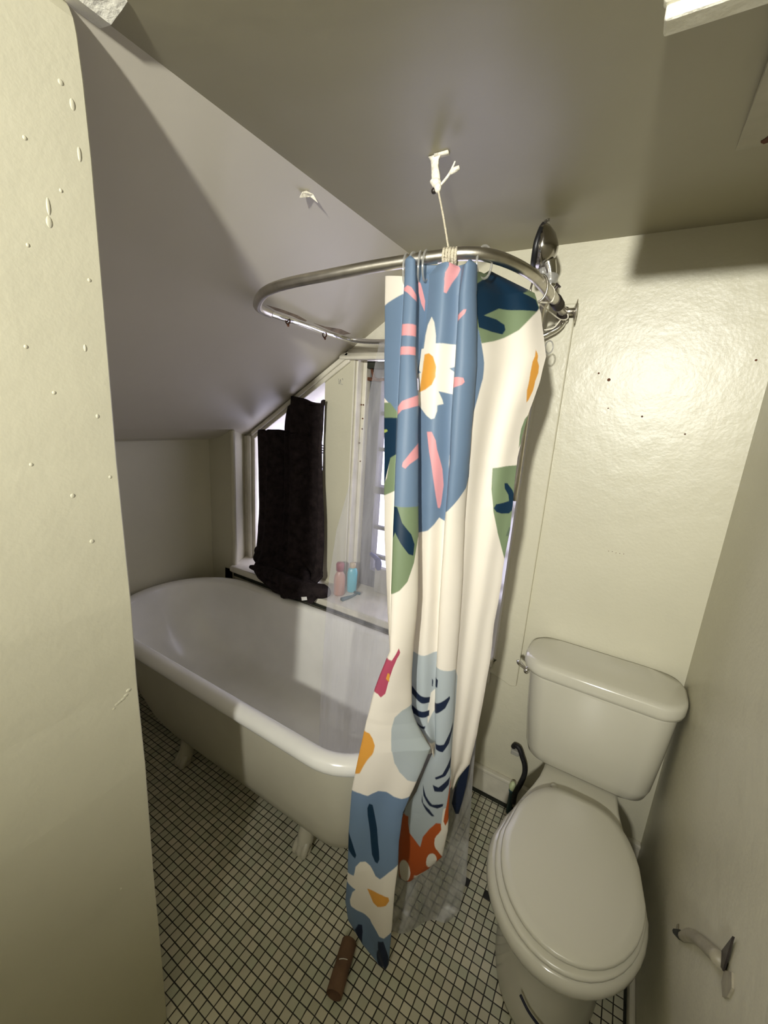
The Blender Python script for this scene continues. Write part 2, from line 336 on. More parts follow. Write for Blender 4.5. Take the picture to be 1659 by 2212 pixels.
# ---- windows
w1 = struct(empty('window_1', (-.98, 1.07, SZ)))
bm = bmesh.new(); box(bm, -1.24, -.752, 1.03, 1.09, SZ, SZ + .05); box(bm, -1.21, -.752, 1.035, 1.085, 1.12, 1.155)
under(obj('sash', bm, M['trim']), w1)
bm = bmesh.new(); prism(bm, [(-1.28, 1.06, SZ), (-.752, 1.06, SZ), (-.752, 1.06, 1.69), (-1.28, 1.06, 1.38)], (0, .003, 0)); under(obj('pane', bm, M['pane']), w1)
w2 = struct(empty('window_2', (-.15, 1.08, SZ)))
bm = bmesh.new(); box(bm, -.545, -.480, 1.04, 1.10, SZ, 1.785); under(obj('sash_stile', bm, M['weathered']), w2)
bm = bmesh.new(); box(bm, .160, .222, 1.04, 1.10, SZ, 1.785); under(obj('sash_stile', bm, M['black']), w2)
bm = bmesh.new(); box(bm, -.48, .162, 1.04, 1.10, SZ, SZ + .10); box(bm, -.48, .162, 1.04, 1.10, 1.72, 1.785); box(bm, -.48, .162, 1.03, 1.10, 1.155, 1.19); under(obj('sash_rail', bm, M['weathered']), w2)
for z in (.81, .97, 1.375, 1.55):
    bm = bmesh.new(); box(bm, -.48, .162, 1.055, 1.08, z - .009, z + .009); under(obj('muntin', bm, M['weathered']), w2)
bm = bmesh.new(); box(bm, -.48, .162, 1.066, 1.069, SZ + .1, 1.72); under(obj('pane', bm, M['pane']), w2)
bm = bmesh.new(); tube(bm, smooth_path([(-.535, 1.03, 1.77), (-.52, 1.02, 1.735), (-.50, 1.02, 1.705), (-.44, 1.03, 1.712)]), .007, 8); box(bm, -.556, -.50, 1.015, 1.045, 1.70, 1.715); under(obj('sash_latch', bm, M['rust']), w2)
bm = bmesh.new(); box(bm, -.54, -.42, 1.0, 1.06, 1.755, 1.786); under(obj('head_dark_block', bm, M['gap']), w2)  # near-black block tucked under the head moulding
# baseboard, ceiling pieces
bm = bmesh.new(); box(bm, .2, XR, YB - .018, YB, .012, .122); box(bm, .2, XR, YB - .022, YB, .112, .128); struct(obj('baseboard_back', bm, M['trim'], bevel=.004))
bm = bmesh.new(); box(bm, .2, XR, YB - .024, YB - .015, 0, .014); struct(obj('trim_floor_gap', bm, M['gap']))
bm = bmesh.new(); box(bm, XR - .016, XR, -.9, YB - .02, 0, .05); struct(obj('baseboard_right', bm, M['trim'], bevel=.006))
bm = bmesh.new(); box(bm, XR - .022, XR - .012, -.9, YB - .02, 0, .012); struct(obj('trim_floor_gap_right', bm, M['gap']))
bm = bmesh.new(); box(bm, -1.23, .12, YB - .022, YB - .01, .585, .603); struct(obj('trim_tub_gap', bm, M['gap']))
bm = bmesh.new()     # ceiling beam with two stacked boards
box(bm, .557, XR, -.130, -.105, 1.978, ZC); box(bm, .554, XR, -.137, -.124, 1.990, 2.03); box(bm, .557, XR, -.134, -.124, 2.036, ZC)
struct(obj('trim_beam', bm, M['patch'], bevel=.003))
bm = bmesh.new()     # torn plaster at the head of the left wall
pl = [(-.245, 2.104), (-.225, 2.1015), (-.208, 2.1005), (-.185, 2.0955), (-.164, 2.092), (-.150, 2.096), (-.135, 2.099), (-.119, 2.104), (-.112, ZC + .01), (-.245, ZC + .01)]
prism(bm, [(x, -.298, z) for x, z in pl], (0, -.10, 0)); struct(obj('trim_plaster', bm, M['patch']))
# hatch board sagging from the ceiling
hb = empty('ceiling_hatch_panel', (.78, .2, ZC)); tag(hb, 'sagging cream hatch board on the ceiling at the right edge, with dark stains', 'hatch panel')
bm = bmesh.new(); prism(bm, [(.676, .428, ZC - .001), (XR - .002, .428, ZC - .001), (XR - .002, -.05, ZC - .040), (.676, -.05, ZC - .040)], (0, 0, .012)); under(obj('board', bm, M['panelboard']), hb)
for x, y in ((.722, .405), (.735, .30), (.752, .41)):
    bm = bmesh.new(); zz = ZC - .0012 - .039 * (.428 - y) / .478
    a = [(x + .012 * math.cos(t) * random.uniform(.6, 1.2), y + .014 * math.sin(t) * random.uniform(.6, 1.2)) for t in [i * math.pi / 5 for i in range(10)]]
    prism(bm, [(p[0], p[1], ZC - .0022 - .039 * (.428 - p[1]) / .478) for p in a], (0, 0, .001)); under(obj('stain', bm, M['rust']), hb)
# loose flake of paint on the sloping ceiling
fx, fy = -.26, -.02

sp = bmesh.new()
for x, z, r in ((.506, 1.705, .005), (.474, 1.724, .003), (.615, 1.60, .003), (.732, 1.557, .0025), (.849, 1.763, .003), (.519, 1.619, .002), (.317, 1.701, .003), (.345, 1.817, .002)):
    lathe(sp, [(r, 0), (r * .7, .0006)], (x, YB - .0004, z), (0, -1, 0), 9)
for q in range(5): lathe(sp, [(.0012, 0), (.0012, .0006)], (.600 + q * .011, YB - .0004, 1.160 + (.002 if q < 2 else -.001) + q * .001), (0, -1, 0), 7)
wb = bpy.data.objects['wall_back']; obj('dark_specks', sp, M['rust'], wb)['kind'] = 'stuff'
dr = bmesh.new()
for y, z, ry, rz in ((-.405, 1.815, .003, .012), (-.406, 1.795, .0045, .008), (-.424, 1.888, .003, .003), (-.387, 1.842, .0025, .003), (-.435, 1.756, .0025, .003), (-.36, 1.732, .003, .003), (-.464, 1.45, .003, .003), (-.415, 1.395, .004, .004), (-.366, 1.524, .003, .004), (-.424, 1.558, .003, .003), (-.395, 1.312, .004, .004), (-.41, .532, .002, .004), (-.452, 1.62, .003, .003), (-.375, 1.63, .0025, .006), (-.355, 1.42, .003, .003), (-.36, 1.96, .004, .008), (-.372, 1.98, .004, .004), (-.358, 1.90, .003, .010)):
    ball(dr, (XL + .6 * float(np.interp(z, [q[0] for q in prof], [q[1] for q in prof])) - .0004, y, z), (.0016, ry, rz), 10)
for k in range(7): ball(dr, (XL + .6 * .0035 - .0004, -.394 + k * .006, .960 + k * .0055 + .004 * math.sin(k)), (.0013, .006, .004), 8)
wl = bpy.data.objects['wall_left']; obj('paint_drips', dr, M['wall_matte'], wl, smooth=True)['kind'] = 'stuff'
st = bmesh.new(); sl = bpy.data.objects['ceiling_slope']
for pts in ([(-.524, .35), (-.522, .42), (-.524, .50), (-.532, .56), (-.540, .56), (-.533, .48), (-.532, .40)], [(-.533, .60), (-.533, .667), (-.522, .76), (-.527, .84), (-.545, .80), (-.541, .70)]):
    prism(st, [(x, y, zs(x) - .0004) for x, y in pts], (-.0003, 0, -.0005))
obj('rust_stain', st, M['stain'], sl)['kind'] = 'stuff'
CURTAIN_FOLDS = {'back_left':{'b':0.004,'rows':[[0.0305,0.036,0.19,1.873,0.099,0.17,1.861],[0.0614,0.043,0.183,1.823,0.104,0.164,1.814],[0.0688,0.045,0.181,1.811,0.106,0.162,1.803],[0.0923,0.051,0.176,1.773,0.109,0.157,1.766],[0.1231,0.059,0.169,1.722,0.113,0.151,1.718],[0.1344,0.061,0.166,1.704,0.115,0.148,1.701],[0.154,0.066,0.162,1.672,0.118,0.144,1.67],[0.1812,0.073,0.156,1.627,0.123,0.138,1.627],[0.2157,0.082,0.148,1.57,0.128,0.131,1.572],[0.2466,0.09,0.141,1.519,0.134,0.125,1.523],[0.2774,0.099,0.134,1.468,0.14,0.118,1.473],[0.2844,0.101,0.132,1.456,0.141,0.117,1.461],[0.3083,0.107,0.126,1.416,0.145,0.112,1.422],[0.3312,0.113,0.121,1.377,0.149,0.107,1.385],[0.3392,0.115,0.119,1.364,0.151,0.105,1.372],[0.3506,0.119,0.117,1.345,0.153,0.103,1.353],[0.37,0.124,0.112,1.312,0.157,0.099,1.321],[0.4009,0.133,0.105,1.26,0.163,0.092,1.269],[0.4065,0.135,0.104,1.25,0.164,0.091,1.26],[0.4318,0.144,0.098,1.208,0.169,0.086,1.217],[0.4474,0.15,0.095,1.181,0.172,0.083,1.191],[0.4626,0.155,0.091,1.156,0.175,0.079,1.165],[0.474,0.159,0.089,1.136,0.177,0.077,1.146],[0.4934,0.166,0.084,1.103,0.181,0.073,1.113],[0.5244,0.177,0.077,1.051,0.188,0.066,1.059],[0.537,0.182,0.074,1.029,0.191,0.064,1.038],[0.5552,0.189,0.07,0.999,0.195,0.06,1.006]]},'front_left':{'b':0.02,'rows':[[0.0019,0.118,0.15,1.894,0.125,0.15,1.893],[0.0078,0.11,0.149,1.887,0.136,0.149,1.884],[0.0313,0.114,0.145,1.852,0.141,0.147,1.85],[0.0606,0.118,0.139,1.808,0.148,0.145,1.808],[0.0688,0.119,0.138,1.796,0.15,0.144,1.796],[0.0899,0.122,0.134,1.765,0.153,0.142,1.765],[0.1193,0.126,0.129,1.72,0.157,0.14,1.721],[0.1344,0.127,0.126,1.697,0.159,0.139,1.699],[0.1403,0.128,0.125,1.688,0.16,0.138,1.69],[0.1486,0.13,0.123,1.676,0.163,0.137,1.677],[0.178,0.134,0.118,1.631,0.172,0.135,1.633],[0.2,0.137,0.114,1.596,0.178,0.133,1.599],[0.2073,0.138,0.113,1.585,0.18,0.132,1.588],[0.2188,0.14,0.111,1.567,0.182,0.131,1.57],[0.2366,0.143,0.108,1.539,0.185,0.13,1.543],[0.266,0.148,0.102,1.493,0.191,0.127,1.496],[0.2844,0.151,0.099,1.464,0.195,0.126,1.467],[0.2953,0.152,0.097,1.446,0.197,0.125,1.45],[0.3246,0.157,0.092,1.399,0.203,0.122,1.402],[0.3506,0.162,0.087,1.357,0.208,0.12,1.36],[0.3833,0.167,0.081,1.303,0.215,0.117,1.306],[0.4091,0.172,0.076,1.261,0.22,0.114,1.263],[0.4419,0.178,0.07,1.206,0.227,0.111,1.207],[0.4713,0.183,0.065,1.157,0.233,0.108,1.156],[0.4831,0.186,0.063,1.137,0.235,0.107,1.135],[0.5006,0.189,0.06,1.107,0.236,0.105,1.104],[0.5104,0.191,0.058,1.09,0.237,0.104,1.086],[0.53,0.195,0.055,1.057,0.237,0.102,1.05],[0.537,0.196,0.053,1.045,0.237,0.101,1.037],[0.5552,0.2,0.05,1.013,0.238,0.1,1.002],[0.5594,0.198,0.049,1.005,0.238,0.101,0.994],[0.5886,0.181,0.045,0.943,0.238,0.105,0.933],[0.6071,0.171,0.043,0.903,0.24,0.108,0.894],[0.618,0.167,0.041,0.88,0.242,0.109,0.871],[0.6364,0.162,0.039,0.841,0.244,0.112,0.832],[0.6473,0.159,0.037,0.818,0.251,0.114,0.811],[0.6539,0.156,0.037,0.804,0.256,0.115,0.798],[0.663,0.154,0.035,0.784,0.265,0.116,0.783],[0.6753,0.151,0.034,0.757,0.278,0.118,0.761],[0.6922,0.147,0.031,0.72,0.303,0.12,0.736],[0.7026,0.144,0.03,0.696,0.298,0.117,0.713],[0.7247,0.137,0.03,0.642,0.288,0.11,0.663],[0.7353,0.134,0.03,0.616,0.282,0.107,0.638],[0.75,0.129,0.031,0.578,0.274,0.103,0.603],[0.7591,0.128,0.031,0.556,0.268,0.1,0.581],[0.7647,0.128,0.031,0.543,0.266,0.099,0.568],[0.7825,0.127,0.031,0.499,0.256,0.093,0.524],[0.794,0.127,0.031,0.47,0.256,0.09,0.5],[0.8078,0.126,0.031,0.435,0.257,0.086,0.47],[0.8233,0.127,0.032,0.397,0.257,0.082,0.437],[0.8527,0.129,0.032,0.322,0.264,0.073,0.379],[0.8617,0.13,0.032,0.299,0.266,0.07,0.36],[0.882,0.127,0.036,0.238,0.267,0.064,0.316],[0.8974,0.125,0.038,0.19,0.268,0.06,0.283],[0.9065,0.123,0.04,0.161,0.269,0.059,0.261],[0.9114,0.125,0.041,0.148,0.269,0.059,0.249],[0.9331,0.134,0.045,0.088,0.271,0.057,0.194],[0.9406,0.146,0.046,0.076,0.272,0.057,0.175],[0.9481,0.157,0.047,0.064,0.272,0.056,0.157],[0.9656,0.185,0.049,0.034,0.273,0.055,0.111],[0.97,0.194,0.05,0.029,0.273,0.054,0.1],[0.9942,0.243,0.053,0.002,0.275,0.052,0.035],[0.9994,0.26,0.054,0.002,0.268,0.052,0.014]]},'recess':{'b':0.0,'rows':[[0.0143,0.129,0.169,1.881,0.17,0.189,1.883],[0.0273,0.132,0.167,1.862,0.152,0.187,1.866],[0.0364,0.134,0.166,1.849,0.154,0.186,1.853],[0.0458,0.136,0.165,1.835,0.155,0.185,1.838],[0.0688,0.141,0.162,1.8,0.157,0.182,1.804],[0.0774,0.142,0.161,1.788,0.158,0.181,1.791],[0.1058,0.147,0.158,1.745,0.159,0.178,1.748],[0.1344,0.151,0.154,1.701,0.155,0.174,1.704],[0.1403,0.152,0.154,1.692,0.155,0.174,1.695],[0.1688,0.163,0.15,1.648,0.154,0.17,1.65],[0.1721,0.164,0.15,1.643,0.154,0.17,1.645]]},'middle':{'b':0.012,'rows':[[0.013,0.183,0.16,1.875,0.233,0.16,1.87],[0.0175,0.179,0.16,1.869,0.239,0.16,1.863],[0.0273,0.166,0.16,1.857,0.239,0.16,1.85],[0.0364,0.167,0.159,1.844,0.239,0.16,1.838],[0.0429,0.168,0.159,1.835,0.239,0.16,1.829],[0.0552,0.168,0.159,1.817,0.239,0.161,1.813],[0.0688,0.169,0.158,1.798,0.24,0.161,1.794],[0.0729,0.169,0.158,1.792,0.241,0.161,1.788],[0.1028,0.169,0.157,1.748,0.243,0.161,1.747],[0.1156,0.168,0.157,1.73,0.244,0.161,1.728],[0.1327,0.164,0.156,1.704,0.244,0.162,1.704],[0.1623,0.162,0.156,1.659,0.246,0.162,1.66],[0.1688,0.161,0.155,1.649,0.246,0.162,1.651],[0.1925,0.166,0.155,1.612,0.247,0.163,1.615],[0.2,0.168,0.154,1.6,0.248,0.163,1.604],[0.2188,0.171,0.154,1.57,0.249,0.163,1.575],[0.2524,0.176,0.153,1.516,0.252,0.163,1.523],[0.2823,0.182,0.152,1.467,0.255,0.164,1.475],[0.2942,0.184,0.152,1.448,0.256,0.164,1.456],[0.3123,0.187,0.151,1.418,0.257,0.164,1.426],[0.3422,0.192,0.15,1.367,0.258,0.165,1.376],[0.3506,0.194,0.15,1.352,0.258,0.165,1.361],[0.3597,0.195,0.151,1.337,0.259,0.165,1.346],[0.3721,0.197,0.151,1.315,0.259,0.165,1.324],[0.402,0.201,0.153,1.261,0.261,0.166,1.272],[0.411,0.202,0.153,1.245,0.262,0.166,1.256],[0.4292,0.205,0.154,1.211,0.263,0.166,1.223],[0.4619,0.209,0.156,1.15,0.265,0.167,1.162],[0.4831,0.212,0.158,1.109,0.267,0.167,1.122],[0.4918,0.212,0.158,1.092,0.267,0.167,1.106],[0.5104,0.213,0.159,1.055,0.269,0.167,1.07],[0.5218,0.212,0.16,1.031,0.271,0.167,1.048],[0.537,0.211,0.161,0.999,0.272,0.168,1.018],[0.5517,0.211,0.161,0.968,0.274,0.168,0.989],[0.5816,0.211,0.163,0.904,0.277,0.168,0.928],[0.5909,0.212,0.164,0.883,0.278,0.168,0.909],[0.6115,0.215,0.165,0.839,0.281,0.169,0.866],[0.6364,0.218,0.166,0.784,0.284,0.169,0.813],[0.6414,0.223,0.167,0.774,0.285,0.169,0.803],[0.6539,0.233,0.167,0.751,0.288,0.169,0.776],[0.6714,0.257,0.168,0.722,0.293,0.17,0.739],[0.6903,0.282,0.169,0.691,0.297,0.17,0.698],[0.7013,0.294,0.17,0.671,0.298,0.17,0.673]]},'ridge':{'b':0.02,'rows':[[0.0097,0.255,0.15,1.869,0.251,0.18,1.879],[0.0149,0.248,0.15,1.863,0.265,0.18,1.87],[0.0395,0.245,0.15,1.831,0.268,0.181,1.837],[0.05,0.244,0.15,1.817,0.27,0.181,1.823],[0.0552,0.244,0.15,1.81,0.27,0.181,1.816],[0.0692,0.245,0.15,1.791,0.273,0.182,1.796],[0.0974,0.247,0.15,1.752,0.278,0.183,1.757],[0.1156,0.248,0.15,1.726,0.281,0.183,1.731],[0.1287,0.249,0.15,1.708,0.283,0.183,1.712],[0.1584,0.251,0.15,1.665,0.288,0.184,1.669],[0.1623,0.251,0.15,1.659,0.288,0.184,1.663],[0.1882,0.252,0.15,1.621,0.289,0.185,1.625],[0.2179,0.254,0.15,1.576,0.291,0.186,1.58],[0.2476,0.257,0.15,1.531,0.292,0.187,1.534],[0.2597,0.258,0.15,1.512,0.293,0.187,1.514],[0.2773,0.26,0.15,1.484,0.294,0.188,1.486],[0.2942,0.262,0.15,1.458,0.294,0.188,1.459],[0.3071,0.262,0.15,1.437,0.295,0.189,1.437],[0.3368,0.264,0.15,1.388,0.296,0.19,1.388],[0.3571,0.264,0.151,1.354,0.297,0.191,1.353],[0.3666,0.264,0.152,1.337,0.298,0.191,1.336],[0.3734,0.264,0.153,1.325,0.298,0.192,1.324],[0.3963,0.265,0.155,1.285,0.301,0.194,1.284],[0.426,0.266,0.159,1.231,0.304,0.197,1.23],[0.4474,0.266,0.161,1.191,0.307,0.199,1.191],[0.4558,0.266,0.162,1.176,0.308,0.199,1.175],[0.4831,0.267,0.166,1.123,0.31,0.202,1.122],[0.5153,0.269,0.169,1.059,0.312,0.205,1.059],[0.5195,0.269,0.17,1.051,0.313,0.205,1.05],[0.537,0.271,0.172,1.015,0.313,0.206,1.014],[0.545,0.271,0.173,0.999,0.314,0.207,0.998],[0.5734,0.273,0.176,0.939,0.315,0.21,0.938],[0.5825,0.273,0.177,0.92,0.316,0.21,0.919],[0.6045,0.275,0.18,0.872,0.318,0.212,0.871],[0.6273,0.278,0.183,0.822,0.321,0.214,0.821],[0.6342,0.279,0.183,0.806,0.322,0.215,0.806],[0.6639,0.285,0.187,0.739,0.324,0.218,0.738],[0.6812,0.288,0.189,0.7,0.325,0.219,0.697],[0.6903,0.29,0.19,0.679,0.327,0.22,0.676],[0.6948,0.287,0.191,0.665,0.327,0.221,0.665],[0.7169,0.269,0.197,0.597,0.33,0.224,0.61],[0.7234,0.264,0.199,0.577,0.333,0.225,0.595],[0.7531,0.243,0.207,0.481,0.335,0.23,0.518],[0.7714,0.217,0.212,0.412,0.337,0.233,0.469],[0.776,0.211,0.214,0.394,0.337,0.234,0.457],[0.7829,0.206,0.215,0.37,0.338,0.235,0.439],[0.7922,0.2,0.218,0.337,0.34,0.237,0.414],[0.8078,0.197,0.222,0.287,0.342,0.239,0.371],[0.8126,0.196,0.224,0.271,0.341,0.24,0.357],[0.8253,0.193,0.227,0.228,0.338,0.242,0.318],[0.8423,0.195,0.232,0.174,0.334,0.245,0.264],[0.8578,0.197,0.236,0.124,0.298,0.248,0.189],[0.8688,0.198,0.239,0.088,0.255,0.249,0.12],[0.8721,0.23,0.24,0.102,0.242,0.25,0.099]]},'wide':{'b':0.01,'rows':[[0.024,0.266,0.185,1.859,0.235,0.36,1.912],[0.05,0.268,0.186,1.824,0.333,0.351,1.861],[0.0542,0.268,0.186,1.818,0.348,0.349,1.853],[0.0844,0.274,0.187,1.776,0.372,0.338,1.804],[0.0974,0.276,0.188,1.758,0.378,0.333,1.782],[0.1145,0.279,0.188,1.734,0.387,0.327,1.755],[0.1435,0.284,0.189,1.692,0.401,0.317,1.709],[0.1623,0.287,0.189,1.664,0.399,0.31,1.679],[0.1749,0.287,0.19,1.645,0.398,0.308,1.659],[0.1812,0.287,0.19,1.636,0.397,0.307,1.649],[0.2051,0.288,0.191,1.6,0.39,0.303,1.61],[0.2227,0.289,0.191,1.572,0.384,0.301,1.581],[0.2352,0.29,0.192,1.553,0.382,0.299,1.561],[0.2565,0.291,0.192,1.519,0.378,0.295,1.525],[0.2654,0.291,0.192,1.505,0.378,0.294,1.51],[0.2844,0.292,0.193,1.474,0.376,0.291,1.478],[0.2955,0.293,0.193,1.456,0.377,0.289,1.459],[0.313,0.293,0.194,1.427,0.378,0.287,1.429],[0.3257,0.294,0.194,1.405,0.379,0.285,1.407],[0.3506,0.295,0.195,1.363,0.383,0.281,1.364],[0.3558,0.295,0.195,1.354,0.383,0.28,1.355],[0.386,0.298,0.198,1.301,0.385,0.281,1.301],[0.4162,0.302,0.201,1.246,0.382,0.282,1.244],[0.4266,0.303,0.202,1.227,0.381,0.283,1.224],[0.4464,0.305,0.203,1.191,0.381,0.283,1.186],[0.4571,0.306,0.204,1.17,0.382,0.284,1.165],[0.4766,0.308,0.206,1.133,0.381,0.285,1.126],[0.4857,0.308,0.207,1.115,0.381,0.285,1.107],[0.5067,0.31,0.209,1.073,0.379,0.286,1.064],[0.5169,0.311,0.21,1.053,0.378,0.286,1.042],[0.5369,0.312,0.211,1.012,0.379,0.287,1.001],[0.5422,0.312,0.212,1.001,0.38,0.287,0.989],[0.567,0.313,0.214,0.948,0.381,0.288,0.936],[0.5734,0.313,0.215,0.935,0.381,0.288,0.922],[0.5972,0.316,0.217,0.884,0.379,0.289,0.868],[0.6039,0.317,0.217,0.869,0.379,0.289,0.853],[0.6273,0.32,0.219,0.817,0.377,0.292,0.797],[0.6575,0.322,0.222,0.748,0.373,0.296,0.721],[0.6721,0.323,0.223,0.714,0.372,0.298,0.684],[0.6812,0.324,0.224,0.692,0.369,0.3,0.659],[0.6877,0.325,0.225,0.677,0.368,0.301,0.642],[0.7136,0.329,0.227,0.615,0.361,0.305,0.569],[0.7175,0.33,0.227,0.606,0.355,0.305,0.556],[0.7266,0.333,0.228,0.585,0.341,0.307,0.522],[0.7318,0.334,0.229,0.572,0.333,0.308,0.503],[0.7481,0.335,0.23,0.531,0.321,0.31,0.45]]},'lower':{'b':0.0,'rows':[[0.7091,0.326,0.36,0.516,0.344,0.38,0.51],[0.7273,0.319,0.36,0.462,0.344,0.38,0.46],[0.7403,0.314,0.36,0.423,0.343,0.38,0.423],[0.7468,0.313,0.36,0.404,0.342,0.38,0.404],[0.7565,0.311,0.36,0.375,0.34,0.38,0.375],[0.7695,0.309,0.36,0.336,0.336,0.38,0.335],[0.7844,0.326,0.36,0.304,0.331,0.38,0.287]]}}
